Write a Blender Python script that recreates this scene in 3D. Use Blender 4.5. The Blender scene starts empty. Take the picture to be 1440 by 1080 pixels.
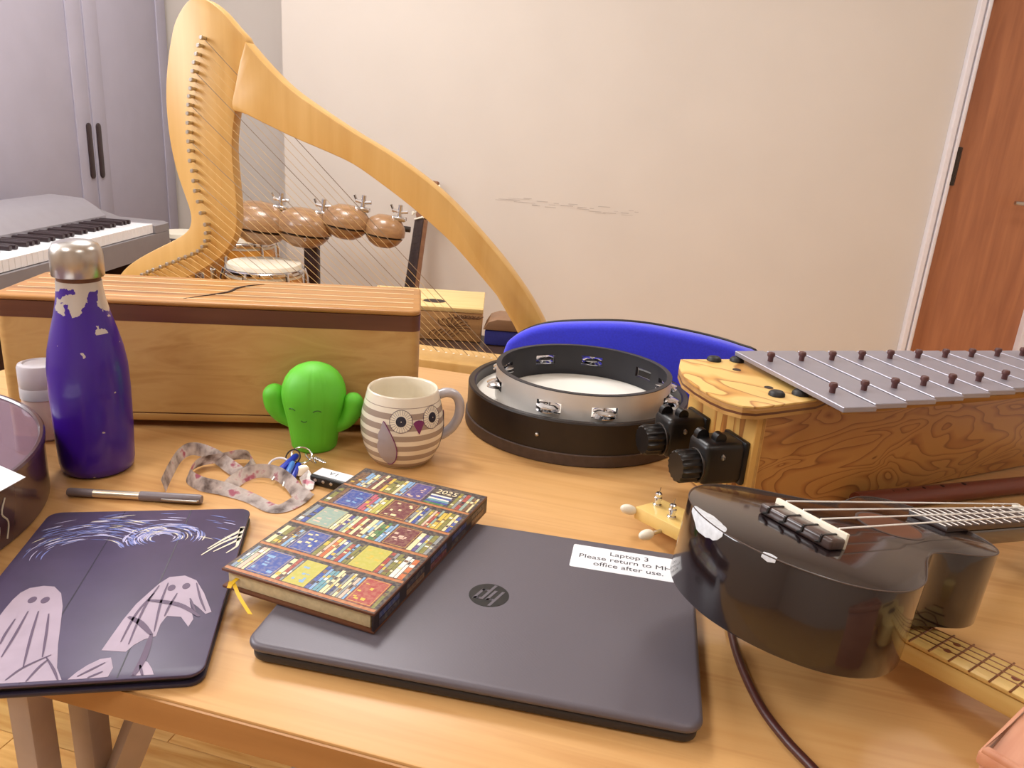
import bpy, bmesh, math, random
from mathutils import Vector, Matrix, Euler
random.seed(7)
PI = math.pi
scene = bpy.context.scene
COL = scene.collection

# ---------------------------------------------------------------- camera
T = 0.74                       # desk top height
H = 0.418                      # camera height above the desk top
F = 1082.0                     # focal length in pixels of the 1440 px frame
RC = Matrix(((0.9973380008, -0.0729171590, 0.0),
             (0.0226015029, 0.3091362587, -0.9507491497),
             (0.0693259269, 0.9482182563, 0.3099613756)))
CAM = Vector((0, 0, T + H))
cd = bpy.data.cameras.new('camera'); cam = bpy.data.objects.new('camera', cd); COL.objects.link(cam)
cd.sensor_width = 36.0; cd.lens = F * 36.0 / 1440.0; cd.clip_start = 0.02
cam.matrix_world = Matrix.Translation(CAM) @ RC.to_4x4()
scene.camera = cam

def ray(px, py):
    return RC @ Vector(((px - 720) / F, -(py - 540) / F, -1.0))
def at(px, py, z=0.0):                 # point of the level plane z above the desk
    d = ray(px, py); t = (z - H) / d.z
    return CAM + d * t
def onplane(px, py, M):                # local coordinates of the pixel on the XY plane of frame M
    n = M.to_3x3() @ Vector((0, 0, 1)); d = ray(px, py)
    t = (M.translation - CAM).dot(n) / d.dot(n)
    return M.inverted() @ (CAM + d * t)

# ---------------------------------------------------------------- world, light, exposure
def srgb(h, a=1.0):
    h = h.lstrip('#'); o = []
    for i in (0, 2, 4):
        c = int(h[i:i + 2], 16) / 255.0
        o.append(c / 12.92 if c <= 0.04045 else ((c + 0.055) / 1.055) ** 2.4)
    return (*o, a)
w = bpy.data.worlds.new('world'); scene.world = w; w.use_nodes = True
w.node_tree.nodes['Background'].inputs[0].default_value = (0.9, 0.92, 1.0, 1)
w.node_tree.nodes['Background'].inputs[1].default_value = 0.15
scene.view_settings.view_transform = 'Standard'; scene.view_settings.look = 'None'
scene.view_settings.gamma = 1.0; scene.view_settings.use_curve_mapping = False
scene.view_settings.exposure = 0.05
LAMPS = [(-0.7, 2.0, 0.6, 0.6, 25), (1.1, 1.9, 0.6, 0.6, 8), (-1.4, 2.95, 0.4, 0.4, 6), (-1.2, -0.5, 0.6, 0.6, 13), (1.0, -0.5, 0.6, 0.6, 6)]  # alcove lamp added to brighten it and the cupboard; rear pair added as fill
for (x, y, sx, sy, e) in LAMPS:
    ld = bpy.data.lights.new('ceiling_and_fill_lamp', 'AREA'); ld.shape = 'RECTANGLE'; ld.size = sx; ld.size_y = sy
    ld.energy = e; ld.color = (1.0, 0.985, 0.97)
    lo = bpy.data.objects.new('ceiling_and_fill_lamp', ld); lo.location = (x, y, 2.56); COL.objects.link(lo)

ld = bpy.data.lights.new('window_daylight', 'AREA'); ld.shape = 'RECTANGLE'; ld.size = 0.95; ld.size_y = 1.15
ld.energy = 34; ld.color = (0.93, 0.96, 1.0)
lo = bpy.data.objects.new('window_daylight', ld); COL.objects.link(lo)      # daylight of window_1 in the left wall
lo.matrix_world = Matrix.Translation((-2.17, 0.95, 1.86)) @ Matrix.Rotation(-math.pi / 2, 4, 'Y')
# ---------------------------------------------------------------- materials
def newmat(name):
    m = bpy.data.materials.new(name); m.use_nodes = True
    nt = m.node_tree; return m, nt, nt.nodes['Principled BSDF']
def N(nt, t, **kw):
    n = nt.nodes.new(t)
    for k, v in kw.items(): setattr(n, k, v)
    return n
def ramp(nt, stops, interp='LINEAR'):
    r = nt.nodes.new('ShaderNodeValToRGB'); r.color_ramp.interpolation = interp
    e = r.color_ramp.elements
    while len(e) < len(stops): e.new(0.5)
    for i, (p, c) in enumerate(stops): e[i].position = p; e[i].color = c
    return r
def plain(name, hexc, rough=0.5, metal=0.0, var=0.06, scale=30, bump=0.0, coat=0.0, trans=0.0, spec=None, sheen=0.0):
    m, nt, b = newmat(name)
    tc = N(nt, 'ShaderNodeTexCoord'); nz = N(nt, 'ShaderNodeTexNoise')
    nz.inputs['Scale'].default_value = scale; nz.inputs['Detail'].default_value = 3
    nt.links.new(tc.outputs['Object'], nz.inputs['Vector'])
    c = srgb(hexc); lo = tuple(max(0, x * (1 - var)) for x in c[:3]) + (1,); hi = tuple(min(1, x * (1 + var)) for x in c[:3]) + (1,)
    r = ramp(nt, [(0.3, lo), (0.7, hi)]); nt.links.new(nz.outputs['Fac'], r.inputs[0])
    nt.links.new(r.outputs[0], b.inputs['Base Color'])
    b.inputs['Roughness'].default_value = rough; b.inputs['Metallic'].default_value = metal
    b.inputs['Coat Weight'].default_value = coat; b.inputs['Coat Roughness'].default_value = 0.06
    b.inputs['Transmission Weight'].default_value = trans
    b.inputs['Sheen Weight'].default_value = sheen
    if spec is not None: b.inputs['Specular IOR Level'].default_value = spec
    if bump:
        bp = N(nt, 'ShaderNodeBump'); bp.inputs['Strength'].default_value = bump; bp.inputs['Distance'].default_value = 0.002
        nt.links.new(nz.outputs['Fac'], bp.inputs['Height']); nt.links.new(bp.outputs[0], b.inputs['Normal'])
    return m
def wood(name, c1, c2, axis=0, stretch=14, scale=3.0, rough=0.42, c3=None, coat=0.0, detail=6, dist=0.4, rand=0.0, spec=0.5):
    m, nt, b = newmat(name)
    tc = N(nt, 'ShaderNodeTexCoord'); mp = N(nt, 'ShaderNodeMapping')
    s = [scale * stretch] * 3; s[axis] = scale
    mp.inputs['Scale'].default_value = s
    nt.links.new(tc.outputs['Object'], mp.inputs['Vector'])
    if rand:
        oi = N(nt, 'ShaderNodeObjectInfo'); vm = N(nt, 'ShaderNodeVectorMath', operation='SCALE')
        vm.inputs[0].default_value = (37, 91, 53); nt.links.new(oi.outputs['Random'], vm.inputs['Scale'])
        nt.links.new(vm.outputs[0], mp.inputs['Location'])
    nz = N(nt, 'ShaderNodeTexNoise'); nz.inputs['Scale'].default_value = 1.0
    nz.inputs['Detail'].default_value = detail; nz.inputs['Distortion'].default_value = dist
    nt.links.new(mp.outputs[0], nz.inputs['Vector'])
    st = [(0.3, srgb(c1)), (0.7, srgb(c2))]
    if c3: st = [(0.28, srgb(c1)), (0.5, srgb(c2)), (0.72, srgb(c3))]
    r = ramp(nt, st); nt.links.new(nz.outputs['Fac'], r.inputs[0])
    out = r.outputs[0]
    if rand:
        hs = N(nt, 'ShaderNodeHueSaturation'); mr = N(nt, 'ShaderNodeMapRange')
        mr.inputs['To Min'].default_value = 1 - rand; mr.inputs['To Max'].default_value = 1 + rand
        nt.links.new(oi.outputs['Random'], mr.inputs['Value']); nt.links.new(mr.outputs[0], hs.inputs['Value'])
        nt.links.new(out, hs.inputs['Color']); out = hs.outputs[0]
    nt.links.new(out, b.inputs['Base Color'])
    b.inputs['Roughness'].default_value = rough; b.inputs['Coat Weight'].default_value = coat
    b.inputs['Specular IOR Level'].default_value = spec
    bp = N(nt, 'ShaderNodeBump'); bp.inputs['Strength'].default_value = 0.05; bp.inputs['Distance'].default_value = 0.001
    nt.links.new(nz.outputs['Fac'], bp.inputs['Height']); nt.links.new(bp.outputs[0], b.inputs['Normal'])
    return m
def contour(name, c1, c2, c3, sc, lines=9.0, rough=0.4):      # rotary-cut ply: contour lines of a slow noise
    m, nt, b = newmat(name)
    tc = N(nt, 'ShaderNodeTexCoord'); mp = N(nt, 'ShaderNodeMapping'); mp.inputs['Scale'].default_value = sc
    nt.links.new(tc.outputs['Object'], mp.inputs['Vector'])
    nz = N(nt, 'ShaderNodeTexNoise'); nz.inputs['Scale'].default_value = 1; nz.inputs['Detail'].default_value = 1.6
    nz.inputs['Distortion'].default_value = 0.7; nt.links.new(mp.outputs[0], nz.inputs['Vector'])
    mu = N(nt, 'ShaderNodeMath', operation='MULTIPLY'); mu.inputs[1].default_value = lines; nt.links.new(nz.outputs['Fac'], mu.inputs[0])
    fr = N(nt, 'ShaderNodeMath', operation='FRACT'); nt.links.new(mu.outputs[0], fr.inputs[0])
    r = ramp(nt, [(0.0, srgb(c3)), (0.07, srgb(c1)), (0.6, srgb(c1)), (0.9, srgb(c2)), (1.0, srgb(c3))])
    nt.links.new(fr.outputs[0], r.inputs[0]); nt.links.new(r.outputs[0], b.inputs['Base Color'])
    b.inputs['Roughness'].default_value = rough
    return m
M = {}
M['wall'] = plain('wall_paint', '#d8cfc6', 0.85, var=0.02, scale=3, bump=0.03)
M['ceil'] = plain('ceiling_paint', '#e6e4e0', 0.9, var=0.02, scale=4)
M['floor'] = wood('floor_oak', '#c98f45', '#e9bc74', 0, 10, 6, 0.35, rand=0.22)
M['white'] = plain('white_gloss_paint', '#ece8ee', 0.35, var=0.02)
M['door'] = wood('door_veneer', '#a4694a', '#bb7d57', 2, 12, 3, 0.4)
M['cupboard'] = plain('cupboard_laminate', '#b9b4c4', 0.5, var=0.03, scale=8)
M['cupboard_dark'] = plain('cupboard_edge', '#8b8595', 0.5, var=0.03)
M['dark_handle'] = plain('dark_handle', '#3a2a2c', 0.4)
M['steel'] = plain('brushed_steel', '#c4bfb9', 0.3, 1.0, var=0.05, scale=60)
M['chrome'] = plain('chrome', '#dcdcdf', 0.14, 1.0, var=0.03)
M['darkmetal'] = plain('dark_metal', '#4b4542', 0.35, 0.9)
M['beech'] = wood('beech_laminate', '#c38d53', '#d6a66b', 0, 26, 2.2, 0.36, '#cd9a5e')
M['beech_edge'] = wood('beech_edge', '#a97845', '#b98852', 0, 20, 3, 0.5)
M['legpaint'] = plain('leg_paint', '#b0a29c', 0.45, 0.2)
M['harp'] = wood('harp_maple', '#cb9d56', '#d8ae69', 2, 12, 3, 0.38)
M['harp_edge'] = wood('harp_ply_edge', '#8d7350', '#b89a6a', 2, 10, 4, 0.45)
M['string'] = plain('gut_string', '#d8b880', 0.35, 0.5, var=0.1)
M['string_dark'] = plain('wound_string', '#9a8670', 0.35, 0.7, var=0.1)
M['maple'] = wood('maple_ply', '#b98a4c', '#cda264', 0, 4, 7, 0.4, '#c39557', dist=1.5)
M['ash'] = wood('laminated_ash', '#8f5c2b', '#bd8646', 0, 34, 1.6, 0.34, '#a87238')
M['inlay'] = plain('pale_inlay', '#f6e6bf', 0.4)
M['walnut'] = wood('dark_stripe', '#5b331f', '#6f432a', 0, 14, 4, 0.4)
M['ply'] = wood('ply_edge', '#a9793c', '#c79c5c', 0, 20, 3, 0.5)
M['black'] = plain('black_plastic', '#131112', 0.36, var=0.1)
M['rubber'] = plain('black_rubber', '#1a1716', 0.5, var=0.1)
M['shadow_slit'] = plain('slit_inside', '#3b2412', 0.8)
M['lapdark'] = plain('laptop_black', '#2a2628', 0.45, var=0.08)
M['pages'] = plain('book_pages', '#d9c59a', 0.8, var=0.1, scale=200)
M['yellow'] = plain('yellow_ribbon', '#e3b51c', 0.5)
M['cactus'] = plain('green_vinyl', '#62c62c', 0.55, var=0.04, scale=12)
M['cactus_face'] = plain('dark_green_line', '#2d6a17', 0.5)
M['mug_in'] = plain('cream_glaze', '#f1e7d3', 0.22, var=0.02, coat=0.3)
M['mug_handle'] = plain('lilac_grey_glaze', '#b7b1b5', 0.22, var=0.02, coat=0.4)
M['mug_wing'] = plain('grey_wing', '#aba1a8', 0.25, coat=0.3)
M['purple'] = plain('purple_print', '#7c3168', 0.3)
M['owl_iris'] = plain('dark_blue_print', '#2a2a3c', 0.3)
M['cream_print'] = plain('cream_print', '#f3ead8', 0.25)
M['drum_shell'] = plain('black_brown_shell', '#1e1716', 0.36, var=0.12, scale=40)
M['drum_band'] = plain('brown_skin_wrap', '#4e3e37', 0.5, var=0.15, scale=120)
M['skin'] = plain('drum_skin', '#f0ece4', 0.5, var=0.03, scale=12)
M['silver'] = plain('silver_wrap', '#dedbd8', 0.38, 0.3, var=0.03)
M['tamb_in'] = plain('black_inner_ply', '#1d1b22', 0.45)
M['blue'] = plain('blue_fabric', '#2c30cf', 0.85, var=0.08, scale=300, bump=0.2, sheen=0.3)
M['darkblue'] = plain('dark_blue_fabric', '#2b2c78', 0.85, var=0.1, scale=200)
M['brownlid'] = wood('brown_lid', '#7a573c', '#8d6848', 0, 8, 6, 0.5)
M['bar'] = plain('grey_bar_metal', '#a3a0ab', 0.4, 0.55, var=0.03, scale=50)
M['bar_edge'] = plain('bar_edge_metal', '#8d8a96', 0.35, 0.7)
M['pin'] = plain('brown_rubber_pin', '#5a3430', 0.45)
M['ply_side'] = contour('fir_ply_side', '#c08a4a', '#ab7039', '#8f5a2e', (6.5, 6.5, 20), 13)
M['ply_top'] = contour('fir_ply_top', '#e6bf74', '#cf9a50', '#a9723a', (9, 5, 9), 6)
M['ply_end'] = contour('fir_ply_end', '#d8a95e', '#b87a3a', '#96602f', (16, 16, 2.2), 9)
M['ukeblack'] = plain('ukulele_black', '#1d1416', 0.14, var=0.1, coat=0.6)
M['fretboard'] = wood('dark_fretboard', '#2b1a17', '#3b2620', 0, 12, 8, 0.4)
M['bone'] = plain('bone_white', '#efe6d2', 0.35)
M['nylon'] = plain('nylon_string', '#fbf7f2', 0.3)
M['chipwhite'] = plain('chipped_white', '#cfd2d8', 0.7, var=0.12, scale=180, bump=0.3)
M['bindline'] = plain('worn_edge', '#4f413c', 0.5)
M['darkwood'] = wood('bridge_rosewood', '#3a2925', '#55403a', 1, 12, 9, 0.3, coat=0.3)
M['spruce'] = wood('pale_uke_wood', '#e0b866', '#eccb82', 0, 14, 5, 0.4)
M['fret_dark'] = plain('fret_wire', '#8a5a3a', 0.3, 0.5)
M['fret_white'] = plain('fret_wire_bright', '#f2ece6', 0.22, 0.6)
M['dot'] = plain('fret_dot', '#7a3a20', 0.5)
M['conga'] = wood('conga_stave', '#c47f2a', '#d9983f', 2, 8, 4, 0.3, coat=0.3)
M['congahead'] = plain('conga_head', '#e6dcc8', 0.6, var=0.06, scale=20)
M['block'] = wood('temple_block_wood', '#8a6544', '#a98057', 0, 8, 9, 0.3, coat=0.25)
M['mouth'] = plain('block_mouth', '#2c1a10', 0.7)
M['guitarneck'] = wood('guitar_neck', '#7a5238', '#8f6446', 2, 10, 5, 0.35)
M['key_white'] = plain('white_key', '#f2f0f2', 0.25, var=0.01)
M['key_black'] = plain('black_key', '#2a1a1c', 0.35)
M['kbd'] = plain('keyboard_grey', '#8b8588', 0.45, var=0.03)
M['kbd_top'] = plain('keyboard_top', '#989298', 0.45, var=0.03)
M['stand'] = plain('dark_stand', '#3d2422', 0.5)
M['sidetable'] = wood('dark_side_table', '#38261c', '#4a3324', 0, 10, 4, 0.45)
M['carve'] = wood('tongue_drum_front', '#a97d4f', '#c0935f', 0, 12, 6, 0.5)
M['carvetop'] = wood('tongue_drum_top', '#d9b473', '#e6c68a', 0, 12, 5, 0.45)
M['carveline'] = plain('carved_line', '#6d4a2c', 0.8)
M['boxpink'] = wood('carved_box_wood', '#b9795a', '#cf9474', 0, 8, 9, 0.45)
M['boxline'] = plain('carved_box_line', '#8e4f3c', 0.8)
M['paper'] = plain('white_paper', '#eef0f5', 0.8, var=0.01)
M['penmetal'] = plain('pen_champagne', '#d8c9b4', 0.3, 0.7)
M['pengrey'] = plain('pen_grey', '#7c7176', 0.4)
M['cable'] = plain('brown_cable', '#4a231e', 0.4)
M['tabcover'] = plain('tablet_cover', '#463a58', 0.42, var=0.12, scale=25)
M['tabedge'] = plain('tablet_edge', '#2a2436', 0.35)
M['ghost'] = plain('ghost_print', '#a897a8', 0.5, var=0.08, scale=30)
M['ghostline'] = plain('ghost_fold_print', '#5a4660', 0.5)
M['stroke1'] = plain('pale_brush_print', '#b9b4d6', 0.5, var=0.1)
M['stroke2'] = plain('blue_brush_print', '#6f78b4', 0.5, var=0.15)
M['stroke3'] = plain('cream_brush_print', '#d8cdb8', 0.5, var=0.1)
M['rollcap'] = plain('frosted_cap', '#f0eaf0', 0.35, var=0.02, trans=0.35)
M['rollbody'] = plain('pink_bottle', '#e6c9bd', 0.4, var=0.02)
M['print_dark'] = plain('dark_print', '#2b2530', 0.5)
M['keyblue'] = plain('blue_key_cap', '#2436b8', 0.3)
M['keylight'] = plain('light_blue_cap', '#4f86d8', 0.3)
M['recorder'] = wood('brown_recorder', '#5d2a1c', '#71382a', 0, 10, 5, 0.35)
M['hole'] = plain('finger_hole', '#2a100a', 0.8)
M['scuff'] = plain('wall_scuff', '#bcb2aa', 0.85)
M['bead'] = plain('steel_beads', '#9a8d90', 0.3, 0.6)
M['ocean'] = plain('ocean_shell', '#4a3036', 0.25, var=0.15, scale=14, coat=0.4)
M['ocean_floor'] = plain('ocean_inner', '#5b3a42', 0.5, var=0.1, scale=10)
def clear_mat():
    m, nt, b = newmat('clear_head')
    b.inputs['Roughness'].default_value = 0.05; b.inputs['IOR'].default_value = 1.45
    b.inputs['Base Color'].default_value = srgb('#8d6f7d'); b.inputs['Alpha'].default_value = 0.55
    return m
M['clear'] = clear_mat()
def bottle_mat():
    m, nt, b = newmat('chipped_purple_enamel')
    tc = N(nt, 'ShaderNodeTexCoord'); sp = N(nt, 'ShaderNodeSeparateXYZ'); nt.links.new(tc.outputs['Object'], sp.inputs[0])
    nz = N(nt, 'ShaderNodeTexNoise'); nz.inputs['Scale'].default_value = 34; nz.inputs['Detail'].default_value = 5
    nt.links.new(tc.outputs['Object'], nz.inputs['Vector'])
    # paint is lost towards the neck (wear), plus a few small chips
    mr = N(nt, 'ShaderNodeMapRange'); mr.inputs['From Min'].default_value = 0.165; mr.inputs['From Max'].default_value = 0.225
    mr.inputs['To Min'].default_value = -0.22; mr.inputs['To Max'].default_value = 0.16; nt.links.new(sp.outputs['Z'], mr.inputs[0])
    ad = N(nt, 'ShaderNodeMath', operation='ADD'); nt.links.new(nz.outputs['Fac'], ad.inputs[0]); nt.links.new(mr.outputs[0], ad.inputs[1])
    # bare side of the neck (towards +x)
    m2 = N(nt, 'ShaderNodeMath', operation='MULTIPLY_ADD'); m2.inputs[1].default_value = 3.4; nt.links.new(sp.outputs['X'], m2.inputs[0]); nt.links.new(ad.outputs[0], m2.inputs[2])
    g1 = N(nt, 'ShaderNodeMath', operation='GREATER_THAN'); g1.inputs[1].default_value = 0.552; nt.links.new(m2.outputs[0], g1.inputs[0])
    lim = N(nt, 'ShaderNodeMath', operation='GREATER_THAN'); lim.inputs[1].default_value = 0.172; nt.links.new(sp.outputs['Z'], lim.inputs[0])
    gm = N(nt, 'ShaderNodeMath', operation='MULTIPLY'); nt.links.new(g1.outputs[0], gm.inputs[0]); nt.links.new(lim.outputs[0], gm.inputs[1])
    n3 = N(nt, 'ShaderNodeTexNoise'); n3.inputs['Scale'].default_value = 75; n3.inputs['Detail'].default_value = 2
    nt.links.new(tc.outputs['Object'], n3.inputs['Vector'])
    g3 = N(nt, 'ShaderNodeMath', operation='GREATER_THAN'); g3.inputs[1].default_value = 0.735; nt.links.new(n3.outputs['Fac'], g3.inputs[0])
    mx = N(nt, 'ShaderNodeMath', operation='MAXIMUM'); nt.links.new(gm.outputs[0], mx.inputs[0]); nt.links.new(g3.outputs[0], mx.inputs[1])
    mix = N(nt, 'ShaderNodeMix', data_type='RGBA'); mix.inputs['A'].default_value = srgb('#3a128c'); mix.inputs['B'].default_value = srgb('#cfc8c2')
    nt.links.new(mx.outputs[0], mix.inputs['Factor']); nt.links.new(mix.outputs['Result'], b.inputs['Base Color'])
    mh = N(nt, 'ShaderNodeMath', operation='MULTIPLY'); mh.inputs[1].default_value = 0.55; nt.links.new(mx.outputs[0], mh.inputs[0]); nt.links.new(mh.outputs[0], b.inputs['Metallic'])
    b.inputs['Roughness'].default_value = 0.3; b.inputs['Coat Weight'].default_value = 0.3
    return m
M['bottle'] = bottle_mat()
def mug_mat():
    m, nt, b = newmat('striped_glaze')
    tc = N(nt, 'ShaderNodeTexCoord'); sp = N(nt, 'ShaderNodeSeparateXYZ'); nt.links.new(tc.outputs['Object'], sp.inputs[0])
    a = N(nt, 'ShaderNodeMath', operation='MULTIPLY_ADD'); a.inputs[1].default_value = 1 / 0.0139; a.inputs[2].default_value = 0.30
    nt.links.new(sp.outputs['Z'], a.inputs[0])
    fr = N(nt, 'ShaderNodeMath', operation='FRACT'); nt.links.new(a.outputs[0], fr.inputs[0])
    g = N(nt, 'ShaderNodeMath', operation='GREATER_THAN'); g.inputs[1].default_value = 0.46; nt.links.new(fr.outputs[0], g.inputs[0])
    top = N(nt, 'ShaderNodeMath', operation='LESS_THAN'); top.inputs[1].default_value = 0.0865; nt.links.new(sp.outputs['Z'], top.inputs[0])
    mu = N(nt, 'ShaderNodeMath', operation='MULTIPLY'); nt.links.new(g.outputs[0], mu.inputs[0]); nt.links.new(top.outputs[0], mu.inputs[1])
    mix = N(nt, 'ShaderNodeMix', data_type='RGBA'); mix.inputs['A'].default_value = srgb('#f0e6d4'); mix.inputs['B'].default_value = srgb('#a89689')
    nt.links.new(mu.outputs[0], mix.inputs['Factor']); nt.links.new(mix.outputs['Result'], b.inputs['Base Color'])
    b.inputs['Roughness'].default_value = 0.25; b.inputs['Coat Weight'].default_value = 0.3
    return m
M['mug'] = mug_mat()
def lanyard_mat():
    m, nt, b = newmat('floral_ribbon')
    tc = N(nt, 'ShaderNodeTexCoord'); nz = N(nt, 'ShaderNodeTexNoise'); nz.inputs['Scale'].default_value = 55; nz.inputs['Detail'].default_value = 4
    nt.links.new(tc.outputs['Object'], nz.inputs['Vector'])
    r = ramp(nt, [(0.33, srgb('#85736e')), (0.47, srgb('#d3c6c2')), (0.60, srgb('#efe6e2')), (0.68, srgb('#cf7d92'))])
    nt.links.new(nz.outputs['Fac'], r.inputs[0]); nt.links.new(r.outputs[0], b.inputs['Base Color']); b.inputs['Roughness'].default_value = 0.6
    return m
M['lanyard'] = lanyard_mat()
def laptop_mat():
    m, nt, b = newmat('laptop_lid_weave')
    tc = N(nt, 'ShaderNodeTexCoord'); mp = N(nt, 'ShaderNodeMapping'); mp.inputs['Scale'].default_value = (520, 520, 520)
    nt.links.new(tc.outputs['Object'], mp.inputs['Vector'])
    ck = N(nt, 'ShaderNodeTexChecker'); ck.inputs['Scale'].default_value = 1; nt.links.new(mp.outputs[0], ck.inputs['Vector'])
    ck.inputs['Color1'].default_value = (1, 1, 1, 1); ck.inputs['Color2'].default_value = (0, 0, 0, 1)
    bp = N(nt, 'ShaderNodeBump'); bp.inputs['Strength'].default_value = 0.25; bp.inputs['Distance'].default_value = 0.0005
    nt.links.new(ck.outputs['Color'], bp.inputs['Height']); nt.links.new(bp.outputs[0], b.inputs['Normal'])
    b.inputs['Base Color'].default_value = srgb('#625c64'); b.inputs['Roughness'].default_value = 0.42; b.inputs['Metallic'].default_value = 0.15
    return m
M['lid'] = laptop_mat()
def colmat():
    m, nt, b = newmat('printed_spines')
    at_ = N(nt, 'ShaderNodeAttribute'); at_.attribute_name = 'print'; tc = N(nt, 'ShaderNodeTexCoord')
    nz = N(nt, 'ShaderNodeTexNoise'); nz.inputs['Scale'].default_value = 260; nz.inputs['Detail'].default_value = 2
    nt.links.new(tc.outputs['Object'], nz.inputs['Vector'])
    r = ramp(nt, [(0.42, (0, 0, 0, 1)), (0.62, (1, 1, 1, 1))]); nt.links.new(nz.outputs['Fac'], r.inputs[0])
    mx = N(nt, 'ShaderNodeMix', data_type='RGBA'); mx.inputs['B'].default_value = srgb('#e3cf9a')
    mm = N(nt, 'ShaderNodeMath', operation='MULTIPLY'); mm.inputs[1].default_value = 0.13
    nt.links.new(r.outputs[0], mm.inputs[0]); nt.links.new(mm.outputs[0], mx.inputs['Factor'])
    nt.links.new(at_.outputs['Color'], mx.inputs['A']); nt.links.new(mx.outputs['Result'], b.inputs['Base Color'])
    b.inputs['Roughness'].default_value = 0.4
    return m
M['spines'] = colmat()
def emis():
    m, nt, b = newmat('lamp_diffuser'); b.inputs['Emission Color'].default_value = (1, 0.96, 0.9, 1); b.inputs['Emission Strength'].default_value = 4
    return m
M['bookdark'] = plain('book_spine_dark', '#261a1c', 0.45)
M['lamp'] = emis()
def skym():
    m, nt, b = newmat('daylight_pane'); b.inputs['Emission Color'].default_value = (0.93, 0.96, 1, 1); b.inputs['Emission Strength'].default_value = 1.5
    return m
M['sky'] = skym()

# ---------------------------------------------------------------- mesh helpers
I4 = Matrix.Identity(4)
def TR(x, y, z): return Matrix.Translation((x, y, z))
def RZ(a): return Matrix.Rotation(a, 4, 'Z')
def RX(a): return Matrix.Rotation(a, 4, 'X')
def RY(a): return Matrix.Rotation(a, 4, 'Y')
def nb(): return bmesh.new()
def merge(dst, src, Mx=None):
    if Mx is not None: bmesh.ops.transform(src, matrix=Mx, verts=src.verts)
    me = bpy.data.meshes.new('tmp'); src.to_mesh(me); src.free(); dst.from_mesh(me); bpy.data.meshes.remove(me)
    return dst
def box(bm, c, s, bev=0.0, seg=2, Mx=None):
    b = nb(); bmesh.ops.create_cube(b, size=1.0)
    bmesh.ops.scale(b, vec=s, verts=b.verts)
    if bev: bmesh.ops.bevel(b, geom=list(b.edges), offset=bev, segments=seg, profile=0.5, affect='EDGES')
    bmesh.ops.translate(b, vec=c, verts=b.verts)
    return merge(bm, b, Mx)
def prism(bm, pts, z0, z1, bev=0.0, Mx=None, seg=2):
    b = nb(); lo = [b.verts.new((p[0], p[1], z0)) for p in pts]; hi = [b.verts.new((p[0], p[1], z1)) for p in pts]
    n = len(pts); f1 = b.faces.new(lo[::-1]); f2 = b.faces.new(hi)
    for i in range(n): b.faces.new((lo[i], lo[(i + 1) % n], hi[(i + 1) % n], hi[i]))
    bmesh.ops.recalc_face_normals(b, faces=b.faces)
    if bev:
        es = [e for e in b.edges if abs(e.verts[0].co.z - e.verts[1].co.z) < 1e-7]
        bmesh.ops.bevel(b, geom=es, offset=bev, segments=seg, profile=0.5, affect='EDGES', clamp_overlap=True)
    return merge(bm, b, Mx)
def lathe(bm, prof, seg=40, Mx=None, closed=False):
    b = nb(); rings = []
    for r, z in prof:
        if r < 1e-6: rings.append([b.verts.new((0, 0, z))])
        else: rings.append([b.verts.new((r * math.cos(2 * PI * i / seg), r * math.sin(2 * PI * i / seg), z)) for i in range(seg)])
    pairs = list(zip(rings[:-1], rings[1:]))
    if closed: pairs.append((rings[-1], rings[0]))
    for A, B in pairs:
        for i in range(seg):
            j = (i + 1) % seg
            if len(A) == 1 and len(B) == 1: continue
            if len(A) == 1: b.faces.new((A[0], B[i], B[j]))
            elif len(B) == 1: b.faces.new((A[i], A[j], B[0]))
            else: b.faces.new((A[i], A[j], B[j], B[i]))
    bmesh.ops.recalc_face_normals(b, faces=b.faces)
    return merge(bm, b, Mx)
def cyl(bm, p0, p1, r, seg=16, r2=None):
    p0 = Vector(p0); p1 = Vector(p1); d = p1 - p0; L = d.length
    q = d.to_track_quat('Z', 'Y').to_matrix().to_4x4()
    return lathe(bm, [(0, 0), (r, 0), (r if r2 is None else r2, L), (0, L)], seg, Matrix.Translation(p0) @ q)
def tube(bm, pts, r, seg=8, closed=False, Mx=None):
    pts = [Vector(p) for p in pts]; n = len(pts)
    rad = r if isinstance(r, (list, tuple)) else [r] * n
    b = nb(); rings = []; up = Vector((0, 0, 1)); prev = None
    for i, p in enumerate(pts):
        a = pts[(i - 1) % n] if (closed or i > 0) else p; c = pts[(i + 1) % n] if (closed or i < n - 1) else p
        t = (c - a).normalized()
        if prev is None:
            s = t.cross(up)
            if s.length < 1e-4: s = t.cross(Vector((1, 0, 0)))
            s.normalize()
        else:
            s = prev - t * prev.dot(t); s.normalize()
        prev = s; v = t.cross(s)
        rings.append([b.verts.new(p + rad[i] * (math.cos(2 * PI * k / seg) * s + math.sin(2 * PI * k / seg) * v)) for k in range(seg)])
    for i in range(n if closed else n - 1):
        A = rings[i]; B = rings[(i + 1) % n]
        for k in range(seg): b.faces.new((A[k], A[(k + 1) % seg], B[(k + 1) % seg], B[k]))
    if not closed: b.faces.new(rings[0]); b.faces.new(rings[-1])
    bmesh.ops.recalc_face_normals(b, faces=b.faces)
    return merge(bm, b, Mx)
def spline(pts, n=8, closed=False):
    P = [Vector(p) for p in pts]; m = len(P); out = []
    g = (lambda i: P[i % m]) if closed else (lambda i: P[min(max(i, 0), m - 1)])
    for i in range(m if closed else m - 1):
        a, b_, c, d = g(i - 1), g(i), g(i + 1), g(i + 2)
        for k in range(n):
            t = k / n
            out.append(0.5 * ((2 * b_) + (c - a) * t + (2 * a - 5 * b_ + 4 * c - d) * t * t + (3 * b_ - a - 3 * c + d) * t ** 3))
    if not closed: out.append(P[-1])
    return out
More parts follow.
